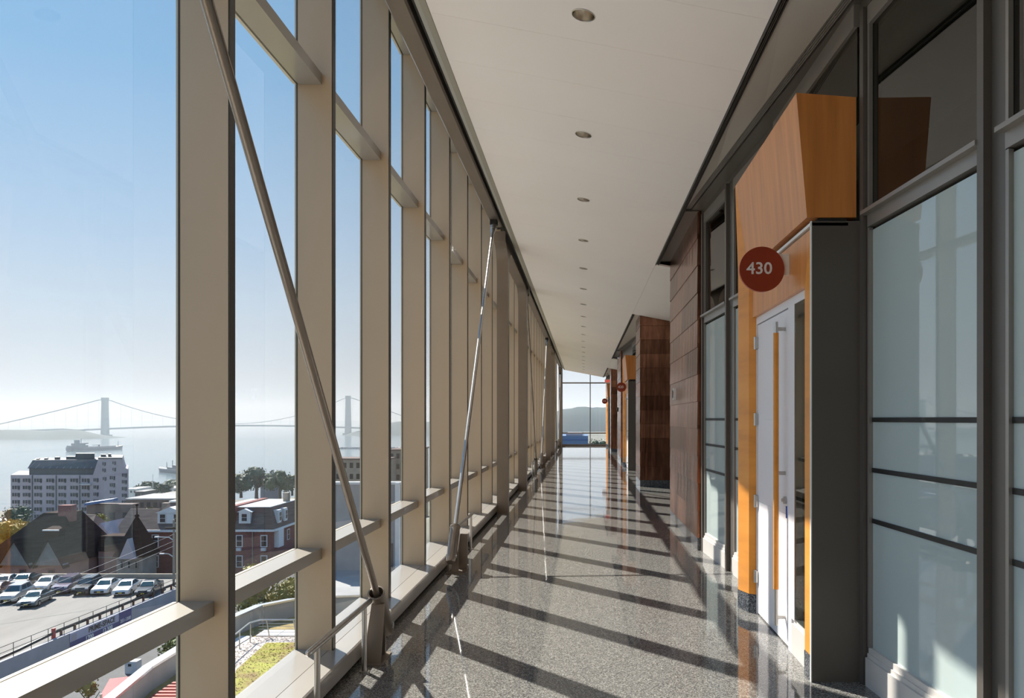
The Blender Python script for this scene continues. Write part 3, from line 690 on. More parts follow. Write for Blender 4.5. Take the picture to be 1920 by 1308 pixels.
# water, land, far shores, haze
tag(MB().add([(-30000, -20000, SEA), (30000, -20000, SEA), (30000, 40000, SEA), (-30000, 40000, SEA)], [(0, 1, 2, 3)]).build('water', M['water'], None), 'pale glittering harbour water', 'water', kind='structure')
def gz(x, y):
    r = math.hypot(x, y); base = -21.5 - max(0, r - 125) * .082
    if x > -60: base = max(base, -21.5 - max(0, r - 125) * .082 * max(0, min(1, (-x) / 60)))
    if r > 118: base += 1.2 * math.sin(x * .05) * math.cos(y * .043)
    return max(base, -96)
b = MB(); nx, ny = 96, 80; xs = [-1300 + 2600 * i / nx for i in range(nx + 1)]; ys = [-700 + 2100 * j / ny for j in range(ny + 1)]
b.add([(x, y, gz(x, y)) for y in ys for x in xs], [(j * (nx + 1) + i, j * (nx + 1) + i + 1, (j + 1) * (nx + 1) + i + 1, (j + 1) * (nx + 1) + i) for j in range(ny) for i in range(nx)])
tag(b.build('terrain', M['land'], None), 'town hillside sloping down to the harbour', 'land', kind='structure')
def ridge(name, lab, y, x0, x1, zt, depth, seed, fade=.0):
    rr = random.Random(seed); n = 110; b = MB(); vs = []; prof = ((0, 0), (.10, .45), (.22, .78), (.36, 1.0), (.6, .9), (1.0, 0)); m = len(prof)
    for i in range(n + 1):
        x = x0 + (x1 - x0) * i / n; e = min(1, i / (n * .07)) ** .7 if fade else 1.0
        h0 = .92 + .05 * math.sin(i * .21 + seed) + .03 * math.sin(i * .55 + 2 * seed)
        for k, (t_, hh) in enumerate(prof):
            j = rr.uniform(-.014, .014) if 0 < k < m - 1 else 0
            vs.append((x + (rr.uniform(-.3, .3) * (x1 - x0) / n if 0 < k < m - 1 else 0), y + depth * t_, SEA - 1 + (zt - SEA) * e * max(0, hh * h0 + j)))
    fs = [(m * i + k, m * (i + 1) + k, m * (i + 1) + k + 1, m * i + k + 1) for i in range(n) for k in range(m - 1)]
    b.smooth = True
    return tag(b.add(vs, fs).build(name, M['hill'], None), lab, 'hills', kind='structure')
ridge('hills', 'hazy wooded hills beyond the end window', 2150, -260, 1500, 46, 500, 3, 1)
ridge('hills', 'low hazy far shore behind the third mullion', 4400, -1390, 2500, -9, 600, 5, 1)
q = ridge('hills', 'low hazy wooded point at the left end of the bridge', 3500, -2330, -4400, -46, 500, 8, 1)
tag(MB().box(-9500, 9500, 135, 14000, -99, 240).build('haze', M['haze'], None), 'sea haze lying over the harbour', 'haze', kind='stuff')

# suspension bridge
br = thing('suspension_bridge', 'long grey suspension bridge across the hazy harbour mouth', 'bridge', (-2567, 4150, SEA))
TA = Vector((-2580, 4170, SEA)); TB = Vector((-1415, 4650, SEA)); AX = (TB - TA).normalized(); AY = Vector((-AX.y, AX.x, 0))
TOP = {0: 116, 1: 140}
for i, tw in enumerate((TA, TB)):
    b = MB(); zt = TOP[i]
    for s in (-13, 13):
        c = tw + AY * s; w0, w1 = 17, 12.5
        b.hexa([(c.x - w0, c.y - 8, SEA), (c.x + w0, c.y - 8, SEA), (c.x + w0, c.y + 8, SEA), (c.x - w0, c.y + 8, SEA)], [(c.x - w1, c.y - 7, zt), (c.x + w1, c.y - 7, zt), (c.x + w1, c.y + 7, zt), (c.x - w1, c.y + 7, zt)])
    b.box(tw.x - 14, tw.x + 14, tw.y - 13, tw.y + 13, zt - 18, zt); b.box(tw.x - 15, tw.x + 15, tw.y - 13, tw.y + 13, -52, -40)
    b.build('tower', M['bridge_grey'], br)
    bx('pier', M['bridge_grey'], br, tw.x - 26, tw.x + 26, tw.y - 24, tw.y + 24, SEA - 2, SEA + 9)
def deckz(s):   # s = 0 at first tower, 1 at second
    return -33 - 60 * (s - .45) ** 2 * (1.0 if s > -.1 else .55) + (8 * (s - .4))
def at(s, off=0, z=0): 
    p = TA + (TB - TA) * s + AY * off; return Vector((p.x, p.y, z))
b = MB(); SS = [-.75 + .05 * i for i in range(46)]
for s0, s1 in zip(SS[:-1], SS[1:]):
    p = [at(s0, -14, deckz(s0)), at(s0, 14, deckz(s0)), at(s1, 14, deckz(s1)), at(s1, -14, deckz(s1))]
    b.hexa([q - Vector((0, 0, 9)) for q in p], p)
b.build('deck', M['bridge_grey'], br)
def cabz(s):
    if s < 0: return TOP[0] - 4 + s / .5 * (TOP[0] - 4 - (deckz(-.5) + 2)) + 20 * (s / .5) * (1 + s / .5)
    if s > 1: return TOP[1] - 4 - (s - 1) / .5 * (TOP[1] - 4 - deckz(1.5))
    lo = deckz(.5) + 6; a = 4 * (s - .5) ** 2; return lo + a * ((TOP[0] if s < .5 else TOP[1]) - 4 - lo)
for off in (-13, 13):
    pts = [at(s, off, cabz(s)) for s in [-.5 + .04 * i for i in range(51)]]
    MB().tube(pts, 1.7, 6).build('main_cable', M['bridge_grey'], br)
b = MB()
for i in range(1, 48):
    s = -.46 + .04 * i
    if cabz(s) - deckz(s) > 6: b.cyl(at(s, -13, deckz(s)), at(s, -13, cabz(s)), .35, n=4, caps=False)
b.build('hanger_ropes', M['bridge_grey'], br, kind='stuff')

# ships
def ship(name, lab, a, bb, hull_h, parts):
    """a = stern, bb = bow, on the water"""
    d = bb - a; L = d.length; d.normalize(); s = Vector((-d.y, d.x, 0))
    r = thing(name, lab, 'ship', a)
    def P(u, v, z): p = a + d * (u * L) + s * v; return (p.x, p.y, SEA + z)
    bw = L * .075; b = MB(); st = [(0.0, .6, hull_h * 1.25, .35), (.03, .9, hull_h * 1.2, .1), (.12, 1, hull_h, 0), (.85, 1, hull_h, 0), (.95, .6, hull_h * 1.25, 0), (1.0, .05, hull_h * 1.45, 0)]
    vs = []
    for u, w, h, k in st: vs += [P(u if h < 2 else u, -bw * w * .8, -1 + k * hull_h), P(u, bw * w * .8, -1 + k * hull_h), P(u + (.012 if u > .9 else 0), bw * w, h), P(u + (.012 if u > .9 else 0), -bw * w, h)]
    fs = []
    for i in range(len(st) - 1):
        q = 4 * i
        for j in range(4): fs.append((q + j, q + (j + 1) % 4, q + 4 + (j + 1) % 4, q + 4 + j))
    fs += [(3, 2, 1, 0), tuple(range(len(vs) - 4, len(vs)))]
    b.add(vs, fs).build('hull', M['ship_grey'], r)
    for nm, u0, u1, w, z0, z1 in parts:
        MB().hexa([P(u0, -bw * w, z0), P(u1, -bw * w, z0), P(u1, bw * w, z0), P(u0, bw * w, z0)], [P(u0, -bw * w, z1), P(u1, -bw * w, z1), P(u1, bw * w, z1), P(u0, bw * w, z1)]).build(nm, M['ship_grey'], r)
    return r
ship('tanker', 'grey blue tanker crossing the harbour below the left bridge tower', Vector((-1495, 2240, SEA)), Vector((-1432, 2400, SEA)), 9.5,
     [('superstructure', .03, .32, .85, 9, 17), ('deckhouse', .10, .28, .7, 17, 23), ('bridge_wing', .24, .30, 1.3, 21, 24), ('funnel', .13, .20, .3, 23, 33), ('mast', .235, .242, .05, 23, 37), ('cargo_pipes', .36, .86, .35, 9.5, 12.5), ('crane', .55, .57, .1, 9, 17), ('crane_boom', .44, .58, .06, 15.5, 17), ('foremast', .92, .926, .05, 11, 25)])
ship('supply_ship', 'small dark ship at anchor near the shore, half behind the nearest mullion', Vector((-688, 1330, SEA)), Vector((-762, 1392, SEA)), 6.5,
     [('superstructure', .02, .55, .8, 6, 10), ('deckhouse', .1, .35, .7, 10, 14), ('funnel', .14, .22, .3, 14, 18), ('mast', .45, .46, .05, 8, 22), ('mast', .7, .71, .05, 8, 18)])
bw = MB()
for i in range(26):
    x = -790 + i * 9.0; bw.blob((x, 2450 + (i % 3), SEA + .5), 6.0, 6, .2, (1.2, 1, .9))
tag(bw.build('breakwater', M['ship_grey'], None), 'thin stone breakwater lying across the water', 'breakwater')

# trees
def tree(lab, x, y, zb, h, r, leaf, n=260, group=None, name='tree', size=.5, blobs=7):
    rr = random.Random(int(x * 13 + y * 7)); t_ = thing(name, lab, 'tree', (x, y, zb), group=group)
    b = MB().cyl((x, y, zb - 1), (x, y, zb + h * .55), r * .09, r * .05, 7)
    for i in range(4):
        a = i * 1.7 + rr.random(); b.cyl((x, y, zb + h * (.3 + .06 * i)), (x + r * .6 * math.cos(a), y + r * .6 * math.sin(a), zb + h * (.6 + .06 * i)), r * .04, r * .015, 5)
    b.build('trunk', M['bark'], t_)
    cs = [(rr.uniform(-.55, .55) * r, rr.uniform(-.55, .55) * r, rr.uniform(.42, .82) * h, rr.uniform(.35, .55) * r) for _ in range(blobs)]
    cs.append((0, 0, h * .72, r * .6)); b = MB()
    for i in range(int(n * 2.6)):
        c = rr.choice(cs); th = rr.uniform(0, 2 * PI); ph = math.acos(rr.uniform(-1, 1)); k = c[3] * rr.uniform(.7, 1.05)
        p = Vector((x + c[0] + k * math.sin(ph) * math.cos(th), y + c[1] + k * math.sin(ph) * math.sin(th), min(zb + h, zb + c[2] + k * .9 * math.cos(ph))))
        u = Vector((rr.gauss(0, 1), rr.gauss(0, 1), rr.gauss(0, 1))).normalized(); v = u.cross(Vector((rr.gauss(0, 1), rr.gauss(0, 1), rr.gauss(0, 1)))).normalized()
        s = size * rr.uniform(.35, .85); b.add([p - u * s, p - v * s * .6, p + u * s, p + v * s * .6], [(0, 1, 2, 3)])
    for c in cs: b.blob((x + c[0], y + c[1], zb + c[2]), c[3] * .66, 9, .22)
    b.build('crown', M[leaf], t_); return t_

def flat(name, lab, cat, poly, z, m, kind=None, th=.1):
    o = MB().prism(poly, z - th, z).build(name, M[m], None); return tag(o, lab, cat, kind=kind)
# the lower green roof with its curved parapet
RZ = -11.0
tag(MB().prism([(-1.95, 21.9), (-1.95, 60), (-14.5, 60), (-14.5, 50.6), (-18.5, 49.6), (-20.4, 46.2), (-20.8, 42), (-20.6, 39), (-19.5, 32), (-16.6, 21.9)], RZ - 9.5, RZ - .1).build('roof_lower', M['sedum'], None), 'lower roof planted with amber sedum', 'roof', kind='structure')
flat('roof_bounce', 'unseen pale roof added beneath the near windows to bounce sun indoors', 'roof', [(-16, -24), (-1.95, -24), (-1.95, 21.8), (-16, 21.8)], RZ, 'bounce_grey', 'structure', 9.5)  # unseen slab added to bounce sunlight up onto the ceiling
pp = [(-16.6, 22), (-18.5, 28), (-19.4, 32), (-20.1, 36), (-20.2, 39), (-20.45, 42), (-20.3, 45), (-19.9, 47.8), (-18.5, 49.5), (-16.2, 50.3), (-14.0, 50.6), (-8, 50.8)]
pr = thing('roof_parapet', 'curved grey roof parapet with a pale metal cap', 'parapet', (-20, 40, RZ))
b = MB(); 
for (x0, y0), (x1, y1) in zip(pp[:-1], pp[1:]):
    b.hexa([(x0, y0, RZ - .15), (x0 - .4, y0 + .1, RZ - .15), (x1 - .4, y1 + .1, RZ - .15), (x1, y1, RZ - .15)][::-1], [(x0, y0, RZ + .95), (x0 - .4, y0 + .1, RZ + .95), (x1 - .4, y1 + .1, RZ + .95), (x1, y1, RZ + .95)][::-1])
b.build('wall_face', M['concrete'], pr)
for (x0, y0), (x1, y1) in zip(pp[:-1], pp[1:]):
    v = Vector((x1 - x0, y1 - y0, 0)) * .004
    MB().hexa([(x0 + .08 + v.x, y0 - .05 + v.y, RZ + .95), (x1 + .08 - v.x, y1 - .05 - v.y, RZ + .95), (x1 - .5, y1 + .16, RZ + .95), (x0 - .5, y0 + .16, RZ + .95)], [(x0 + .08 + v.x, y0 - .05 + v.y, RZ + 1.06), (x1 + .08 - v.x, y1 - .05 - v.y, RZ + 1.06), (x1 - .5, y1 + .16, RZ + 1.02), (x0 - .5, y0 + .16, RZ + 1.02)]).build('cap', M['metal_cap'], pr)
# lawn of low sedum: mat plus tufts
LAWN = [(-2.0, 22), (-2.0, 43.0), (-13.0, 43.3), (-17.7, 43.2), (-17.3, 38.5), (-14.2, 30.5), (-12.5, 22)]
flat('lawn_mat', 'yellow green planted roof bed seen through the second bay', 'lawn', LAWN[::-1], RZ + .06, 'grass_roof', 'structure', .16)
rr = random.Random(4); b = MB()
for i in range(9000):
    y = rr.uniform(28, 43); x = -rr.uniform(7, 13.35 + (y - 22) * .235 - max(0, y - 38.5) * .14)
    h = rr.uniform(.02, .06); a = rr.uniform(0, PI); w = rr.uniform(.03, .07)
    b.add([(x - w * math.cos(a), y - w * math.sin(a), RZ + .05), (x + w * math.cos(a), y + w * math.sin(a), RZ + .05), (x + rr.uniform(-.1, .1), y + rr.uniform(-.1, .1), RZ + .05 + h)], [(0, 1, 2)])
tag(b.build('grass', M['grass_roof'], None), 'tufts of yellow green planting on the lower roof', 'grass', kind='stuff')
rr = random.Random(9); b = MB(); 
for i in range(2600):
    u = rr.random()
    if u < .6: y = rr.uniform(29, 43.0); x = -12.5 - (y - 22) * .235 - rr.uniform(-.1, 2.0)
    else: x = -rr.uniform(8.0, 18.8); y = rr.uniform(43.0, 44.5)
    s = rr.uniform(.05, .12); b.add([(x - s, y, RZ), (x, y - s, RZ), (x + s, y, RZ), (x, y + s, RZ), (x + rr.uniform(-.03, .03), y, RZ + s * .45)], [(0, 1, 4), (1, 2, 4), (2, 3, 4), (3, 0, 4)])
tag(b.build('gravel', M['rock'], None), 'pinkish gravel border around the planted bed', 'gravel', kind='stuff')
flat('gravel_bed', 'gravel border beneath the loose stones', 'gravel bed', [(-15.0, 29), (-12.5, 22), (-14.2, 30.5), (-17.3, 38.5), (-17.7, 43.2), (-8, 43.1), (-8, 44.5), (-19.2, 44.5), (-19.4, 38.5)][::-1], RZ + .012, 'rock', 'structure', .1)
pv = thing('paver_path', 'band of pale pavers behind the roof railing', 'path', (-18, 45, RZ), kind='structure')
for i in range(9): bx('paver', M['paver'], pv, -18.9 + i * 1.25, -17.7 + i * 1.25, 44.62, 45.8, RZ - .05, RZ + .06)
for i in range(6): 
    y = 38.0 + i * 1.1; x = -19.9 + .02 * i; bx('paver', M['paver'], pv, x, x + .7, y, y + 1.05, RZ - .05, RZ + .06)
rl = thing('roof_railing', 'leaning steel railing around the gravel on the lower roof', 'railing', (-18.6, 44.3, RZ))
def post(x, y, dx, dy): MB().cyl((x, y, RZ), (x + dx, y + dy, RZ + .98), .035, n=6).build('post', M['steel'], rl)
for i in range(7): post(-18.0 + i * 1.55, 44.35, -.22, .1)
for i in range(4): post(-18.7 - .05 * i, 43.4 - i * 1.25, -.10, .25)
MB().tube([(-18.55, 39.9, RZ + .98), (-18.95, 43.9, RZ + .98), (-18.6, 44.5, RZ + 1.0), (-8.8, 44.5, RZ + 1.0)], .04, 6).build('top_rail', M['steel'], rl)
b = MB()
for j in range(1, 6): b.tube([(-18.62 - .012 * j, 44.36 + .017 * j, RZ + .16 * j), (-8.8, 44.36 + .017 * j, RZ + .16 * j)], .012, 4)
b.build('cable', M['steel'], rl)
ds = thing('slatted_deck', 'red and white slatted deck on the lower roof beside the parapet', 'deck', (-18.7, 34, RZ))
for i in range(16): bx('slat', M['deck_red'], ds, -19.35 + .0 * i, -18.1, 31.5 + .40 * i, 31.70 + .40 * i, RZ + .10, RZ + .16)
bx('deck_base', M['paver'], ds, -19.4, -18.0, 31.4, 38.0, RZ - .05, RZ + .08)
flat('roof_terrace', 'grey paved roof terrace behind the curved parapet', 'roof', [(-18.6, 51.2), (-1.95, 51.2), (-1.95, 74), (-23.3, 74), (-23.0, 64), (-21.3, 58)], RZ - .2, 'concrete', 'structure', 9)
st = thing('stair_bulkhead', 'plain grey concrete bulkhead with white coping on the lower roof', 'bulkhead', (-19, 66, RZ))
bx('wall_face', M['concrete'], st, -23.3, -15.4, 65, 65.6, RZ - 1, -3.95); bx('coping', M['white_trim'], st, -23.4, -15.3, 64.9, 65.7, -3.95, -3.75)
bx('chimney', M['white_trim'], st, -15.75, -15.4, 64.6, 64.95, RZ, -3.8); bx('access_door', M['dark_roof'], st, -16.9, -16.0, 64.93, 65.0, RZ, RZ + 2.1)

# street, parking deck, fence, banner
flat('street', 'dark street between the buildings, shade put into its colour', 'street', [(-47.2, 20), (-2, 20), (-2, 130), (-47.2, 130)], -20.4, 'street', 'structure', 1.5)
DZ = -18.4
flat('parking_deck', 'sunlit asphalt parking lot full of cars', 'parking lot', [(-125, 52), (-47.8, 52), (-47.8, 97), (-125, 97)], DZ, 'asphalt', 'structure', 3)
pw = thing('parking_parapet', 'pale lavender parapet wall along the parking lot', 'parapet', (-47.5, 75, DZ))
bx('wall_face', M['parapet'], pw, -47.8, -47.45, 50, 93.2, -20.4, DZ + .15); bx('ledge', M['dark_roof'], pw, -47.44, -47.3, 50, 93.2, -20.6, -19.75)
bx('back_wall', M['tan'], pw, -125, -47.9, 96.8, 97.1, DZ, DZ + .55)
fe = thing('lot_fence', 'thin black railing along the parking parapet', 'fence', (-47.6, 75, DZ))
for i in range(20):
    y = 52 + i * 2.1; MB().cyl((-47.62, y, DZ + .15), (-47.62, y, DZ + 1.3), .028, n=5).build('post', M['black_ink'], fe)
for z in (1.28, .80): MB().cyl((-47.62, 50, DZ + z), (-47.62, 93, DZ + z), .025, n=5).build('rail', M['black_ink'], fe)
gr_ = thing('crash_barrier', 'rusty crash barrier behind the railing, bent down at its near end', 'barrier', (-48.0, 75, DZ))
prof = [(-48.06, .42), (-48.0, .48), (-48.06, .56), (-48.0, .64), (-48.06, .72), (-48.12, .64), (-48.08, .56), (-48.12, .48)]
b = MB().prism([(x, DZ + z) for x, z in prof], 70.5, 92.5, 'y'); b.tube([(-48.05, 70.4, DZ + .57), (-48.2, 66, DZ + .25), (-48.3, 61.5, DZ + .1)], .13, 6); b.build('rail', M['black_ink'], gr_)
for i in range(12): bx('post', M['rust'], gr_, -48.1, -47.95, 71 + i * 1.9, 71.2 + i * 1.9, DZ, DZ + .6)
bx('red_marker', M['truck_red'], gr_, -48.1, -47.9, 69.9, 70.2, DZ, DZ + 1.0)
sc_ = thing('lot_debris', 'dark scrap bundle leaning on the fence near the bent barrier', 'scrap', (-48.2, 59.5, DZ))
b = MB(); 
for a in range(4): b.cyl((-48.3, 57 + a * .8, DZ), (-48.0, 58.2 + a * .8, DZ + .9), .04, n=5)
b.build('loose_bars', M['black_ink'], sc_); MB().blob((-48.25, 59.7, DZ + .45), .45, 8, .2).build('bundle', M['black_ink'], sc_)
bn = thing('banner', 'blue and white letting banner hung on the parking parapet', 'banner', (-47.40, 76, -18.9))
bx('sheet', M['banner_pale'], bn, -47.43, -47.40, 71.4, 78.9, -19.7, -18.27); bx('panel', M['banner_blue'], bn, -47.43, -47.395, 78.95, 81.1, -19.6, -18.25); bx('band', M['banner_blue'], bn, -47.398, -47.392, 71.4, 78.9, -19.72, -19.08)
bx('panel', M['pale_wall'], bn, -47.398, -47.388, 71.6, 72.3, -19.05, -18.45)
def wtext(body, size, y, z, m, bold=.01):
    me = text_mesh(body, size, .004, bold); me.materials.append(M[m]); o = bpy.data.objects.new('lettering', me); COL.objects.link(o); o.parent = bn
    o.rotation_euler = (PI / 2, 0, PI / 2); o.location = Vector((-47.385, y, z)) - bn.location; return o
wtext('PRIME-SPACE', .72, 76.15, -18.68, 'black_ink', .02); wtext('1700', .62, 74.2, -19.4, 'white_trim', .02); wtext('12,300', .60, 77.0, -19.38, 'white_trim', .02); wtext('351-1300', .48, 80.05, -19.2, 'white_trim', .01)

# cars
def carmat(n, c): M[n] = mat(n, c, .22, .35, coat=.6)
for n, c in (('car_silver', (.50, .50, .53)), ('car_white', (.58, .58, .60)), ('car_navy', (.020, .035, .065)), ('car_black', (.012, .013, .018)), ('car_plum', (.06, .045, .10)), ('car_teal', (.03, .065, .085)), ('car_gold', (.46, .44, .42))): carmat(n, c)
M['car_glass'] = mat('car_glass', (.03, .07, .085), .05, 0, spec=.8); M['tyre'] = mat('tyre', (.012, .012, .012), .8); M['hub'] = mat('hub', (.45, .45, .46), .3, .8)
M['plate'] = mat('plate', (.6, .45, .08), .5); M['lamp'] = mat('car_lamp', (.75, .76, .78), .1, .3)
def car_parts(kind):
    if kind == 'sedan': Lh, hb, hr, prof, gl = 2.4, .92, 1.44, [(-2.38, .28), (-2.40, .55), (-2.25, .72), (-1.05, .95), (1.35, 1.0), (2.30, .95), (2.40, .60), (2.36, .28)], [(-1.12, .94), (-.35, 1.42), (.75, 1.44), (1.65, 1.0)]
    else: Lh, hb, hr, prof, gl = 2.35, 1.05, 1.74, [(-2.30, .32), (-2.34, .70), (-2.2, .92), (-1.0, 1.10), (1.6, 1.12), (2.28, 1.12), (2.36, .65), (2.30, .32)], [(-1.08, 1.08), (-.45, 1.70), (1.70, 1.74), (2.24, 1.12)]
    w = .88
    b = MB(); n = len(prof); vs = []
    for x, k in ((-w, 0), (-w * .93, 1), (w * .93, 1), (w, 0)):
        for y, z in prof:
            if k: vs.append((x, y, z + .02 if z > .6 else z))
            else: vs.append((x, y * .985, z - (.05 if z > .6 else 0)))
    fs = [(i, i + 1, n + i + 1, n + i) for i in range(n - 1)] + [(n + i, n + i + 1, 2 * n + i + 1, 2 * n + i) for i in range(n - 1)] + [(2 * n + i, 2 * n + i + 1, 3 * n + i + 1, 3 * n + i) for i in range(n - 1)]
    fs += [tuple(range(n)), tuple(range(4 * n - 1, 3 * n - 1, -1)), (0, n, 2 * n, 3 * n, 4 * n - 1, 3 * n - 1, 2 * n - 1, n - 1)]
    b.add(vs, fs)
    wb, wt = w * .92, w * .70                    # cabin: pillars and roof
    (y0, z0), (y1, z1), (y2, z2), (y3, z3) = gl
    b.hexa([(-wb, y0, z0 - .03), (wb, y0, z0 - .03), (wb, y3, z3 - .03), (-wb, y3, z3 - .03)], [(-wt, y1, z1), (wt, y1, z1), (wt, y2, z2), (-wt, y2, z2)]); b.smooth = True
    g = MB(); e = .012
    def lerp(a, c, t): return tuple(a[i] + (c[i] - a[i]) * t for i in range(3))
    def inset(q, nrm, tx0=.07, tx1=.93, ty0=.10, ty1=.90):
        A, B, C, D = q; L0 = lambda s, t: lerp(lerp(A, B, s), lerp(D, C, s), t)
        pts = [L0(tx0, ty0), L0(tx1, ty0), L0(tx1, ty1), L0(tx0, ty1)]; out = [tuple(p[i] + nrm[i] * e for i in range(3)) for p in pts]
        g.add(pts + out, [(4, 5, 6, 7), (0, 1, 5, 4), (1, 2, 6, 5), (2, 3, 7, 6), (3, 0, 4, 7)])
    inset([(-wb, y0, z0), (wb, y0, z0), (wt, y1, z1), (-wt, y1, z1)], (0, -.55, .83)); inset([(wb, y3, z3), (-wb, y3, z3), (-wt, y2, z2), (wt, y2, z2)], (0, .55, .83))
    for s in (-1, 1):
        A, B, C, D = (s * wb, y0, z0), (s * wb, y3, z3), (s * wt, y2, z2), (s * wt, y1, z1)
        if s < 0: A, B, C, D = B, A, D, C
        inset((A, B, C, D), (s * .95, 0, .3), .12, .48, .14, .88); inset((A, B, C, D), (s * .95, 0, .3), .53, .86, .14, .88)
    wh = []
    for sx in (-1, 1):
        for y in (-1.42, 1.38): wh.append((sx * .80, y, .33))
    return b, g, wh
CARP = {}
def car(lab, kind, m, x, y, a, name='car'):
    r = thing(name, lab, 'car', (x, y, DZ), math.radians(a), 'cars in the parking lot')
    if kind not in CARP:
        b, g, wh = car_parts(kind)
        tb = MB().cyl((-.10, 0, 0), (.10, 0, 0), .33, n=14); hbm = MB().cyl((-.108, 0, 0), (.108, 0, 0), .19, n=10)
        lm = MB().box(-.82, -.48, -2.385, -2.15, .60, .74) if kind == 'sedan' else MB().box(-.82, -.5, -2.335, -2.1, .78, .92)
        CARP[kind] = (b.mesh('body'), g.mesh('car_window'), wh, tb.mesh('wheel'), hbm.mesh('hub'), lm.mesh('headlamp'), MB().box(-.5, .5, -2.42, -2.36, .34, .54).mesh('grille'), MB().box(-.18, .18, -2.44, -2.415, .38, .50).mesh('number_plate'), MB().box(-.09, .09, -.06, .05, -.06, .06).mesh('mirror'))
        for me, mm in zip([CARP[kind][i] for i in (1, 3, 4, 5, 6, 7)], ('car_glass', 'tyre', 'hub', 'lamp', 'tyre', 'plate')): me.materials.append(M[mm])
        CARP[kind][0].materials.append(M['car_silver']); CARP[kind][8].materials.append(M['car_silver'])
    bm_, gm_, wh, tm, hm, lm, gm2, pm2, mm2 = CARP[kind]
    def add(nm, me, par, loc=(0, 0, 0), mt=None, sx=1):
        o = bpy.data.objects.new(nm, me); COL.objects.link(o); o.parent = par; o.location = loc; o.scale.x = sx
        if mt: o.material_slots[0].link = 'OBJECT'; o.material_slots[0].material = M[mt]
        return o
    bo = add('body', bm_, r, mt=m); add('car_window', gm_, r)
    for p in wh: w_ = add('wheel', tm, r, p); add('hub', hm, w_)
    add('headlamp', lm, r); add('headlamp', lm, r, sx=-1); add('grille', gm2, r); add('number_plate', pm2, r)
    for s in (-1, 1): add('mirror', mm2, r, (s * .95, -.75, 1.0 if kind == 'sedan' else 1.15), mt=m)
    return r
def carpx(lab, kind, m, px, py, a=13):
    d = F * (EYE - DZ) / (py - CY); car(lab, kind, m, (px - CX) / F * d, d, a)
carpx('dark blue sedan nearest in the lot, parked in front of the others', 'sedan', 'car_teal', 68, 1131)
carpx('silver estate car beside the nearest dark sedan', 'suv', 'car_gold', 31, 1124)
carpx('white hatchback at the left edge of the back row', 'sedan', 'car_white', 10, 1100)
carpx('black sedan mostly hidden behind the silver estate car', 'sedan', 'car_black', 47, 1097)
carpx('pale silver sedan behind the nearest dark sedan', 'sedan', 'car_silver', 90, 1102)
carpx('dark plum off-road car in the back row', 'suv', 'car_plum', 127, 1107)
carpx('black off-road car with a yellow plate in the back row', 'suv', 'car_black', 165, 1109)
carpx('silver sedan third from the right end of the row', 'sedan', 'car_silver', 200, 1108)
carpx('white sedan second from the right end of the row', 'sedan', 'car_white', 239, 1110)
carpx('black sedan at the right end of the row by the utility pole', 'sedan', 'car_black', 280, 1111)
carpx('dark blue car cut off by the left edge of the frame', 'sedan', 'car_navy', -6, 1115)

# pole, wires, street things
up = thing('utility_pole', 'grey utility pole with lamp arms at the corner of the parking lot', 'pole', (-49.0, 92.5, DZ))
MB().cyl((-49.0, 92.5, DZ - 2), (-49.0, 92.5, -10.5), .16, .12, 8).build('pole', M['tan'], up)
for z, l in ((-12.6, 1.7), (-14.6, 1.1)): MB().tube([(-49.0, 92.5, z - .4), (-49.6, 92.5, z), (-49.0 - l, 92.4, z + .05)], .06, 6).build('lamp_arm', M['steel'], up); bx('lamp_head', M['tank_white'], up, -49.0 - l - .5, -49.0 - l, 92.25, 92.5, z - .02, z + .12)
bx('crossarm', M['bark'], up, -50.0, -48.0, 92.35, 92.5, -11.6, -11.4)
for i, (z, x2, z2) in enumerate(((-12.2, -60.5, -17.9), (-13.0, -58.5, -17.6), (-13.6, -57.0, -17.4))):
    pts = [Vector((-48.9, 92.4, z)) + (Vector((x2, 72 + i * 2, z2)) - Vector((-48.9, 92.4, z))) * t_ - Vector((0, 0, 1.2 * t_ * (1 - t_))) for t_ in [k / 8 for k in range(9)]]
    tag(MB().tube(pts, .010, 5).build('overhead_wire', M['tank_white'], None), ('highest', 'middle', 'lowest')[i] + ' of three pale wires falling from the utility pole', 'wire', 'wires from the utility pole')
tk = thing('dump_truck', 'white dump truck with a red bed on the street below', 'truck', (-31.9, 53.3, -20.4), math.radians(24))
def tkp(nm, m, fn):
    b = MB(); fn(b); o = b.mesh(nm); o.materials.append(M[m]); q = bpy.data.objects.new(nm, o); COL.objects.link(q); q.parent = tk; return q
tkp('bed', 'truck_red', lambda b: b.hexa([(-1.2, .3, 1.3), (1.2, .3, 1.3), (1.2, 4.8, 1.3), (-1.2, 4.8, 1.3)], [(-1.3, -.1, 2.9), (1.3, -.1, 2.9), (1.3, 5.0, 2.7), (-1.3, 5.0, 2.7)]))
tkp('cab', 'car_white', lambda b: (b.hexa([(-1.1, -1.9, .9), (1.1, -1.9, .9), (1.1, -.2, .9), (-1.1, -.2, .9)], [(-1.0, -1.5, 2.6), (1.0, -1.5, 2.6), (1.0, -.2, 2.6), (-1.0, -.2, 2.6)]), b.hexa([(-.95, -3.6, .7), (.95, -3.6, .7), (1.05, -1.9, .7), (-1.05, -1.9, .7)], [(-.8, -3.4, 1.6), (.8, -3.4, 1.6), (1.0, -1.85, 1.75), (-1.0, -1.85, 1.75)])))
tkp('windscreen', 'car_glass', lambda b: b.add([(-.95, -1.86, 1.82), (.95, -1.86, 1.82), (.9, -1.53, 2.5), (-.9, -1.53, 2.5), (-.95, -1.80, 1.82), (.95, -1.80, 1.82), (.9, -1.5, 2.5), (-.9, -1.5, 2.5)], [(0, 1, 2, 3), (0, 4, 5, 1), (3, 2, 6, 7)]))
tkp('exhaust', 'steel', lambda b: b.cyl((-1.15, -.1, 1), (-1.15, -.1, 3.2), .08, n=8))
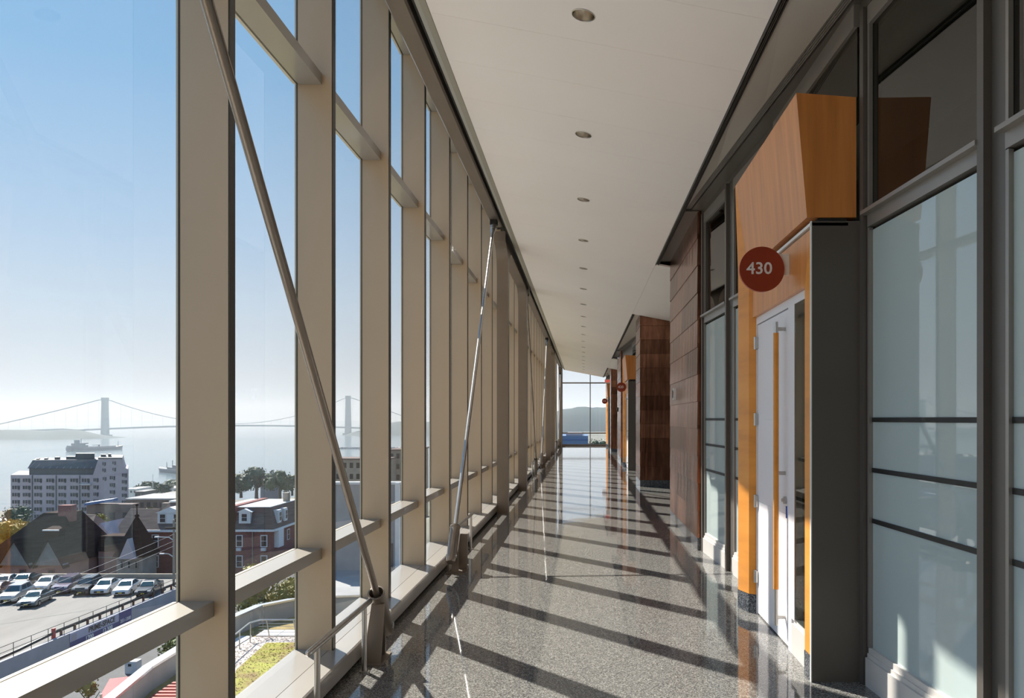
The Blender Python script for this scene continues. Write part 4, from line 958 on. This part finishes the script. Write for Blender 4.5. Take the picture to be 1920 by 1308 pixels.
tkp('chassis', 'black_ink', lambda b: b.box(-.5, .5, -3.3, 4.6, .55, .9))
for sx in (-1, 1):
    for y in (-2.8, 1.8, 3.2): tkp('wheel', 'tyre', lambda b: b.cyl((sx * .8, y, .5), (sx * 1.12, y, .5), .5, n=14))
ub = thing('utility_box', 'white street utility box with a dark vent', 'box', (-38.2, 67, -20.4))
bx('cabinet', M['tank_white'], ub, -39.5, -38.5, 66.6, 67.4, -20.4, -19.35); bx('vent', M['black_ink'], ub, -39.2, -38.95, 66.55, 66.6, -19.75, -19.55); bx('step', M['tank_white'], ub, -38.5, -38.0, 66.7, 67.3, -20.4, -20.05)
tree('spindly bare street sapling', -35.4, 55.3, -20.4, 4.0, 1.2, 'leaf_olive', 90, size=.16, blobs=2)
bx_ = thing('white_van', 'roof of a white van on the street below', 'van', (-34.5, 51, -20.4))
bx('body', M['car_white'], bx_, -36.2, -34.3, 49, 53.5, -20.0, -18.3); 
for y in (49.8, 52.6):
    for x in (-36.22, -34.48): MB().cyl((x, y, -20.05), (x + .2, y, -20.05), .34, n=12).build('wheel', M['tyre'], bx_)
bx('windscreen', M['car_glass'], bx_, -36.0, -34.5, 48.95, 49.0, -19.2, -18.5)

# houses
def win(parent, x, z, w, h, y, trim='white_trim', face='y'):
    def B(m, a0, a1, o0, o1, z0, z1, nm, par):
        if face == 'y': return bx(nm, M[m], par, a0, a1, y - o1, y - o0, z0, z1)
        return bx(nm, M[m], par, y + o0, y + o1, a0, a1, z0, z1)
    f_ = B(trim, x - w / 2, x + w / 2, 0, .10, z - h / 2, z + h / 2, 'window', parent)
    B('win_dark', x - w / 2 + .12, x + w / 2 - .12, .10, .115, z + .03, z + h / 2 - .12, 'pane', f_); B('win_dark', x - w / 2 + .12, x + w / 2 - .12, .10, .115, z - h / 2 + .12, z - .03, 'pane', f_)
def gable_y(b, x0, x1, y, zb, zt, d):    # triangular wall facing the camera with a roof running back
    xm = (x0 + x1) / 2; return b.add([(x0, y, zb), (x1, y, zb), (xm, y, zt), (x0, y + d, zb), (x1, y + d, zb), (xm, y + d, zt)], [(0, 1, 2), (3, 5, 4), (0, 2, 5, 3), (1, 4, 5, 2), (0, 3, 4, 1)])
h1 = thing('gabled_house', 'large dark slate roofed house with two front gables behind the parking lot', 'house', (-75, 110, -22))
bx('wall', M['pink_wall'], h1, -82.5, -70.6, 105.1, 117, -23, -18.3)
MB().hexa([(-83, 104.8, -18.3), (-70.3, 104.8, -18.3), (-70.3, 118, -18.3), (-83, 118, -18.3)], [(-76.7, 109.8, -11.8), (-73.5, 109.8, -11.8), (-73.3, 113, -11.8), (-76.7, 113, -11.8)]).build('roof', M['slate'], h1)
bx('chimney', M['brick'], h1, -74.4, -72.6, 109.5, 110.8, -13, -10.7)
for x0, x1, zt in ((-78.9, -74.7, -15.0), (-74.1, -70.2, -14.9)):
    gable_y(MB(), x0, x1, 104.3, -18.2, zt, 1.2).build('gable', M['pale_shingle'], h1)
    xm = (x0 + x1) / 2; b = MB()
    for xa in (x0, x1): b.add([(xa + (xa - xm) * .08, 104.1, -18.5), (xm, 104.1, zt + .25), (xm, 107.6, zt + .25), (xa + (xa - xm) * .08, 105.4, -18.5), (xa + (xa - xm) * .08, 104.1, -18.65), (xm, 104.1, zt + .05), (xm, 107.6, zt + .05), (xa + (xa - xm) * .08, 105.4, -18.65)], [(0, 1, 2, 3), (4, 7, 6, 5), (0, 4, 5, 1), (3, 2, 6, 7)])
    b.build('gable_roof', M['slate'], h1)
MB().hexa([(-74.4, 106.9, -15.2), (-72.6, 106.9, -15.2), (-72.6, 109.0, -13.9), (-74.4, 109.0, -13.9)], [(-74.5, 106.8, -13.75), (-72.5, 106.8, -13.75), (-72.5, 109.2, -13.3), (-74.5, 109.2, -13.3)]).build('dormer', M['slate'], h1); bx('dormer_ledge', M['white_trim'], h1, -74.6, -72.4, 106.6, 106.8, -13.9, -13.74)
for x in (-80.3, -76.2, -72.3): win(h1, x, -19.6, .9, 1.5, 105.1, 'brick')
h1b = thing('house_wing', 'flat topped dark wing with a pink lower wall beside the spire', 'house', (-68, 113, -22))
bx('wall', M['pink_wall'], h1b, -70.25, -65.4, 112, 115.4, -23, -17.6); MB().hexa([(-70.3, 111.8, -17.6), (-65.2, 111.8, -17.6), (-65.2, 115.4, -17.6), (-70.3, 115.4, -17.6)], [(-70.3, 112.6, -15.5), (-65.5, 112.6, -15.5), (-65.5, 115.4, -15.5), (-70.3, 115.4, -15.5)]).build('roof', M['slate'], h1b)
bx('string_course', M['tan'], h1b, -70.2, -65.4, 111.88, 112, -18.6, -18.4)
h2 = thing('spired_tower', 'small tower with a steep dark spire and a white front gable', 'tower', (-63.4, 110, -22))
bx('wall', M['old_stucco'], h2, -65.2, -61.6, 108, 111.6, -23, -17.6)
MB().add([(-65.6, 107.6, -17.7), (-61.2, 107.6, -17.7), (-61.2, 112, -17.7), (-65.6, 112, -17.7), (-63.4, 109.8, -12.0)], [(0, 1, 4), (1, 2, 4), (2, 3, 4), (3, 0, 4), (3, 2, 1, 0)]).build('spire', M['slate'], h2)
b = MB().cyl((-63.4, 109.8, -12.3), (-63.4, 109.8, -10.6), .10, .05, 8); b.cyl((-63.4, 109.8, -12.3), (-63.4, 109.8, -12.0), .35, .25, 8); b.blob((-63.4, 109.8, -10.7), .2, 8, 0); b.build('finial', M['slate'], h2)
gable_y(MB(), -64.5, -62.1, 107.3, -17.9, -15.1, 2).build('gable', M['pale_wall'], h2)
for x in (-64.4, -63.4, -62.4): win(h2, x, -18.8, .5, 1.1, 108, 'old_stucco')
h3 = thing('shingled_house', 'brown shingled house with a pale gable between the slate roof and the apartment block', 'house', (-80, 128, -23))
bx('wall', M['pale_wall'], h3, -79.6, -75.8, 124.5, 134, -24, -17.6); gable_y(MB(), -79.6, -75.8, 124.4, -17.6, -15.2, 8).build('gable', M['pale_wall'], h3)
bx('wall', M['brick_old'], h3, -75.7, -70.5, 127, 134, -24, -17.6); MB().hexa([(-77.2, 126.4, -17.7), (-70.2, 126.4, -17.7), (-70.2, 134.6, -17.7), (-77.2, 134.6, -17.7)], [(-76.4, 130.4, -13.6), (-71.5, 130.4, -13.6), (-71.5, 130.6, -13.6), (-76.4, 130.6, -13.6)]).build('roof', M['shingle'], h3)
MB().hexa([(-86.5, 126.6, -17.4), (-81, 126.6, -17.4), (-81, 134, -17.4), (-86.5, 134, -17.4)], [(-86.0, 130, -14.3), (-82.0, 130, -14.6), (-82.0, 130.2, -14.6), (-86.0, 130.2, -14.3)]).build('roof', M['shingle'], h3); bx('wall', M['pink_wall'], h3, -86.3, -81.2, 127, 134, -24, -17.4)
bx('chimney', M['tan'], h3, -70.9, -69.9, 130, 131, -18, -12.6)
h4 = thing('brick_house', 'red brick house with a white dormer and cornice beside the nearest mullion', 'house', (-62, 120, -22))
bx('wall', M['brick'], h4, -66.3, -57.5, 116, 126, -23.5, -15.2); MB().hexa([(-66.7, 115.6, -15.0), (-57.2, 115.6, -15.0), (-57.2, 126, -15.0), (-66.7, 126, -15.0)], [(-63.6, 119.2, -11.3), (-57.5, 119.2, -11.3), (-57.5, 124, -11.3), (-63.6, 124, -11.3)]).build('roof', M['shingle'], h4)
bx('cornice', M['white_trim'], h4, -66.9, -57.0, 115.4, 115.95, -15.35, -15.02); bx('flat_roof', M['flat_roof'], h4, -63.8, -57.3, 119.0, 124.2, -11.3, -11.05); bx('chimney', M['brick'], h4, -62.5, -61.7, 119.2, 120, -11.05, -10.6)
bx('dormer', M['white_trim'], h4, -64.1, -60.4, 116.4, 118.6, -14.2, -12.6); gable_y(MB(), -64.4, -60.1, 116.3, -12.6, -11.7, 2.8).build('dormer_roof', M['white_trim'], h4)
for x in (-63.3, -61.2): win(h4, x, -13.4, 1.0, 1.4, 116.4, 'tank_white')
for z in (-16.7, -19.8): win(h4, -64.2, z, 1.0, 1.85, 116); win(h4, -60.5, z, 1.0, 1.85, 116)
MB().cyl((-65.6, 115.9, -18.5), (-65.6, 115.9, -15.3), .09, n=6).build('downpipe', M['white_trim'], h4)
h5 = thing('mansard_house', 'red brick corner house with a mansard roof and white flat top', 'house', (-50, 120, -22))
bx('wall', M['brick'], h5, -55, -46.8, 116, 128, -24, -15.1)
MB().hexa([(-55, 115.7, -15.0), (-46.4, 115.7, -15.0), (-46.4, 128, -15.0), (-55, 128, -15.0)], [(-55, 116.7, -11.8), (-47.3, 116.7, -11.8), (-47.3, 128, -11.8), (-55, 128, -11.8)]).build('mansard', M['shingle'], h5)
bx('flat_roof', M['flat_roof'], h5, -55.1, -47.2, 116.6, 128, -11.8, -11.68); bx('cornice', M['white_trim'], h5, -55.1, -46.3, 115.5, 115.95, -15.3, -15.0); bx('cornice', M['white_trim'], h5, -46.75, -46.2, 115.96, 128, -15.3, -15.0)
bx('parapet_end', M['brick'], h5, -53.2, -52.2, 115.9, 128, -15, -11.5)
bx('dormer', M['white_trim'], h5, -51.6, -49.9, 115.8, 117, -14.1, -12.4); gable_y(MB(), -51.9, -49.6, 115.7, -12.4, -11.9, 1.6).build('dormer_roof', M['white_trim'], h5); win(h5, -50.75, -13.2, 1.0, 1.3, 115.8)
for x in (-51.6, -47.9):
    win(h5, x, -16.75, 1.0, 1.8, 116); win(h5, x, -19.8, 1.0, 1.8, 116); bx('air_conditioner', M['tank_white'], h5, x - .35, x + .35, 115.6, 115.99, -18.2, -17.75)
MB().cyl((-49.6, 115.9, -22), (-49.6, 115.9, -15.3), .08, n=6).build('downpipe', M['tan'], h5)
for y in (118.2, 120.6): bx('dormer', M['white_trim'], h5, -47.3, -46.4, y - .6, y + .6, -14.3, -12.3); win(h5, y, -13.3, .9, 1.5, -46.4, 'white_trim', 'x')
bx('oriel', M['white_trim'], h5, -46.8, -46.1, 117.0, 119.0, -17.9, -15.3); win(h5, 122.5, -16.7, 1.0, 1.7, -46.8, 'white_trim', 'x'); bx('chimney', M['tan'], h5, -48.2, -47.4, 124, 125, -11.7, -10.3)
h6 = thing('rear_house', 'low brown house behind the corner house', 'house', (-44, 128, -22))
bx('wall', M['brick_old'], h6, -46.2, -38, 126, 134, -24, -18.3); MB().hexa([(-46.5, 125.6, -18.3), (-37.5, 125.6, -18.3), (-37.5, 134.4, -18.3), (-46.5, 134.4, -18.3)], [(-44, 129.9, -15.8), (-40, 129.9, -15.8), (-40, 130.1, -15.8), (-44, 130.1, -15.8)]).build('roof', M['shingle'], h6)

# apartment block
ab = thing('apartment_block', 'pale lavender apartment block with a dark glazed mansard top', 'building', (-207, 322, -46))
YB = 311
def ax(px): return (px - CX) / F * YB
def az(py): return EYE - (py - CY) / F * YB
def skew(b):
    b.v = [(x - max(0, y - 312) * .62, y, z) for x, y, z in b.v]; return b
skew(MB().box(ax(20), ax(176), YB, 336, -56, az(890))).build('wall', M['pale_wall'], ab)
skew(MB().prism([(ax(176), -56), (ax(242), -56), (ax(242), az(879)), (ax(236), az(877)), (ax(231), az(858)), (ax(186), az(860)), (ax(176), az(890))], YB - .6, 336, 'y')).build('wing', M['pale_wall'], ab)
b = MB().box(ax(52), ax(180), YB + .8, 334, az(890), az(878)); skew(b).build('glazed_storey', M['dark_roof'], ab)
skew(MB().hexa([(ax(50.5), YB + .3, az(878)), (ax(182), YB + .3, az(878)), (ax(182), 334.5, az(878)), (ax(50.5), 334.5, az(878))], [(ax(57), YB + 3, az(863)), (ax(186), YB + 3, az(862)), (ax(186), 332, az(862)), (ax(57), 332, az(863))])).build('mansard', M['dark_roof'], ab)
skew(MB().box(ax(186), ax(231.5), YB - .7, 336, az(860), az(857.5))).build('coping', M['dark_roof'], ab)
for i in range(10): MB().add([(ax(52 + i * 13), YB + .25, az(878)), (ax(52.6 + i * 13), YB + .25, az(878)), (ax(59.6 + i * 12.6), YB + 2.9, az(863.5)), (ax(59 + i * 12.6), YB + 2.9, az(863.5)), (ax(52 + i * 13), YB + .6, az(878)), (ax(52.6 + i * 13), YB + .6, az(878)), (ax(59.6 + i * 12.6), YB + 3.2, az(863.5)), (ax(59 + i * 12.6), YB + 3.2, az(863.5))], [(0, 1, 2, 3), (0, 4, 5, 1), (1, 5, 6, 2), (2, 6, 7, 3), (3, 7, 4, 0)]).build('glazing_bar', M['pale_wall'], ab)
for x0, x1, h in ((138, 174, 851), (98, 107, 858), (120, 137, 857), (186, 196, 853), (200, 206, 852), (63, 68, 861), (78, 84, 860)): skew(MB().box(ax(x0), ax(x1), 316, 323, az(863), az(h))).build('roof_plant', M['dark_roof'], ab)
def abwin(px, py, w=14.0, h=6.4):
    f_ = bx('window', M['win_dark'], ab, ax(px - w / 2), ax(px + w / 2), YB - (.75 if px > 176 else .15), YB + .02, az(py + h / 2), az(py - h / 2))
    bx('sill', M['dark_roof'], f_, ax(px + w / 2 - 2.4), ax(px + w / 2), YB - .35 - (.6 if px > 176 else 0), YB - .16 - (.6 if px > 176 else 0), az(py + h / 2 + 1.6), az(py + h / 2))
    for k in (-.17, .17): bx('mullion', M['pale_wall'], f_, ax(px + k * w - .35), ax(px + k * w + .35), YB - .25 - (.6 if px > 176 else 0), YB - .151 - (.6 if px > 176 else 0), az(py + h / 2), az(py - h / 2))
for r_ in range(8):
    for px in (30.3, 50.2, 71.6, 94.3, 117, 139.3, 160.8): abwin(px, 900 + 13.5 * r_)
    if r_ < 5: abwin(182, 899 + 13.3 * r_, 9, 6); abwin(235, 890 + 12.6 * r_, 9, 6)
    if r_ < 4: abwin(212.7, 895 + 13.3 * r_, 9.5, 6)
for px, py in ((197, 868.7), (216, 867), (197, 880.5), (216, 879), (198, 896.5)): abwin(px, py, 6, 5.2)
for px in (61, 105.7, 150): MB().cyl((ax(px), YB - .2, -56), (ax(px), YB - .2, az(890.5)), .16, n=6).build('downpipe', M['dark_roof'], ab)
bx('balcony', M['tank_white'], ab, ax(152), ax(172), YB - 1.2, YB - .1, az(908), az(906.5))
lb = thing('brick_annex', 'low dark brick annex with a blue awning strip beside the apartment block', 'building', (-140, 232, -40))
bx('wall', M['brick_old'], lb, -146.5, -133, 228, 231.5, -46, -23.6); MB().hexa([(-146.5, 227, -23.9), (-138.5, 227, -22.7), (-138.5, 230, -22.7), (-146.5, 230, -23.9)], [(-146.5, 227, -23.2), (-138.5, 227, -22.0), (-138.5, 230, -21.8), (-146.5, 230, -23.0)]).build('awning', M['blue_awning'], lb)
for x in (-143, -139, -135): win(lb, x, -27, 1.8, 2.2, 228, 'brick_old')
def block(lab, x0, x1, y0, y1, z0, z1, m, roof, nw=0, name='building', nh=1):
    r = thing(name, lab, 'building', ((x0 + x1) / 2, (y0 + y1) / 2, z0)); bx('wall', M[m], r, x0, x1, y0, y1, z0, z1); bx('roof', M[roof], r, x0 - .3, x1 + .3, y0 - .3, y1 + .3, z1, z1 + .5)
    for j in range(nh):
        for i in range(nw): w = (x1 - x0) / nw; bx('window', M['win_dark'], r, x0 + w * (i + .25), x0 + w * (i + .75), y0 - .12, y0 + .02, z1 - 2.6 - 3.6 * j, z1 - .9 - 3.6 * j)
    return r
def pblock(lab, px0, px1, d, pt, zb, depth, m, roof, nw=0, nh=1):
    a, c = W(px0, pt, d), W(px1, pt, d); return block(lab, a.x, c.x, d, d + depth, zb, a.z - .5, m, roof, nw, 'building', nh)
pblock('long dark roofed warehouse beyond the round green tree', 236, 345, 270, 934, -46, 18, 'brick_old', 'grey_roof', 9)
pblock('dark warehouse behind the flat pale roof', 290, 352, 430, 927, -62, 20, 'dark_roof', 'dark_roof', 6)
pblock('white waterfront warehouse with a bright roof', 281, 350, 640, 915, -78, 25, 'tank_white', 'grey_roof', 8)
pblock('pale waterfront shed beside the apartment block', 236, 256, 600, 916, -75, 20, 'tank_white', 'flat_roof', 3)
pblock('dark waterfront shed right of the pale shed', 253, 270, 520, 921, -70, 15, 'dark_roof', 'dark_roof', 3)
pblock('long brown brick mill behind the grey bulkhead', 628, 727, 250, 859, -40, 11, 'tan', 'brick_old', 8, 4)
pblock('taller brown brick mill seen past the third mullion', 729, 775, 262, 842, -40, 25, 'tan', 'brick_old', 4, 6)
pblock('low brown building at the left edge behind gold trees', -20, 18, 300, 975, -50, 10, 'tan', 'flat_roof', 3)
be = thing('glazed_building', 'blue glazed building with a pale roof seen through the end window', 'building', (-2, 158, -8))
bx('facade', M['blue_facade'], be, -4.6, .9, 150, 170, -22, -1.75); bx('roof_slab', M['pale_wall'], be, -3.4, -.2, 150.5, 170, -1.75, -1.35)
for i in range(4): bx('floor_band', M['blue_awning'], be, -4.65, .95, 149.9, 150, -2.6 - i * .9, -2.45 - i * .9)
# planting
tree('yellow green tree top showing above the grey bulkhead', -27.3, 90, -20.8, 15.4, 3.6, 'leaf_olive', 700, size=.25)
tree('bushy yellow green tree in front of the corner house', -31.8, 75, -20.5, 9.2, 3.0, 'leaf_olive', 900, size=.22)
for i, (x, y, h, r_, m, lab) in enumerate(((-27.2, 63, 7.6, 2.8, 'leaf_dark', 'dark leafy tree behind the curved parapet'), (-23.8, 61.5, 8.6, 2.8, 'leaf_dark', 'tall dark tree near the grey bulkhead'), (-30.6, 60, 6.0, 2.4, 'leaf_green', 'mid green tree at the bend of the parapet'), (-25.5, 67, 9.3, 2.2, 'leaf_olive', 'olive tree top between the dark trees'), (-34.0, 66, 5.5, 2.2, 'leaf_green', 'small green tree hidden mostly by the second mullion'))):
    tree(lab, x, y, -20.5, h, r_, m, 800, size=.22)
tree('gold autumn tree left of the slate roof', -106, 145, -26, 8.8, 4.2, 'leaf_gold', 700, size=.35); tree('olive gold tree at the left edge of the frame', -114, 150, -27, 7.6, 4.0, 'leaf_olive', 700, size=.35)
tree('bluish green tree left of the apartment block', -193, 262, -40, 12, 6.5, 'leaf_dark', 500, size=.6)
tree('round green tree right of the brick annex', -99, 176, -29, 11.2, 4.4, 'leaf_green', 800, size=.35)
tree('yellow shrub behind the tan chimney', -83, 150, -25, 7.0, 2.6, 'leaf_gold', 300, size=.35); tree('yellow green tree beside the pale gable', -88.5, 142, -24, 9.3, 2.2, 'leaf_olive', 400, size=.3)
tree('small yellow green tree at the foot of the apartment block', -95.5, 142, -24, 6.4, 1.7, 'leaf_olive', 300, size=.3)
for i in range(6): tree('olive tree in the row behind the corner house, %s from its left end' % ORD[i], -91 + i * 5.2, 186 + 3 * (i % 2), -29, 9.6 + (i % 3) * .9, 4.4, ('leaf_olive', 'leaf_olive', 'leaf_green')[i % 3], 420, group='tree row behind the corner house', size=.45)
for i, (px, py, d, h, r_) in enumerate(((452, 889, 560, 16, 13), (481, 878, 560, 21, 15), (525, 881, 540, 19, 13), (548, 890, 560, 14, 10), (272, 903, 660, 12, 9), (284, 903, 665, 12, 9), (320, 902, 680, 14, 14), (335, 898, 690, 15, 10), (304, 908, 640, 9, 8))):
    p = W(px, py, d); tree('hazy waterfront tree, %s counted from the second bay' % ORD[i] if i < 4 else 'blue hazy waterfront tree, %s right of the apartment block' % ORD[i - 4], p.x, p.y, p.z - h, h, r_, 'leaf_dark', 320, 'waterfront trees', size=1.3)
for i, px in enumerate((1046, 1066, 1110, 1128, 1146)):
    p = W(px, 817 + (i % 3) * 3, 260); tree('pale tree top beyond the end window, %s from the left' % ORD[i], p.x, p.y, p.z - 14, 14, 5.5, ('leaf_green', 'leaf_dark')[i % 2], 700, 'trees beyond the end window', size=.38)
MB_ = thing('flagpole', 'thin white flagpole on the waterfront', 'pole', (-400, 620, -80)); p = W(286.5, 889, 630); MB().cyl((p.x, p.y, -80), (p.x, p.y, p.z), .35, .2, 6).build('pole', M['tank_white'], MB_)
mo = thing('moored_boat', 'dark masted boat beyond the waterfront trees', 'boat', (-300, 700, SEA)); p = W(507, 905, 700)
MB().prism([(p.x - 9, p.y), (p.x + 7, p.y - 2.5), (p.x + 10, p.y), (p.x + 7, p.y + 2.5)], SEA, p.z + 2.5).build('hull', M['ship_grey'], mo); MB().add([(p.x - 4, p.y, p.z), (p.x + 4, p.y - 1, p.z), (p.x + 4, p.y + 1, p.z), (p.x + 1, p.y, p.z + 12)], [(0, 1, 3), (1, 2, 3), (2, 0, 3)]).build('sail', M['ship_grey'], mo)
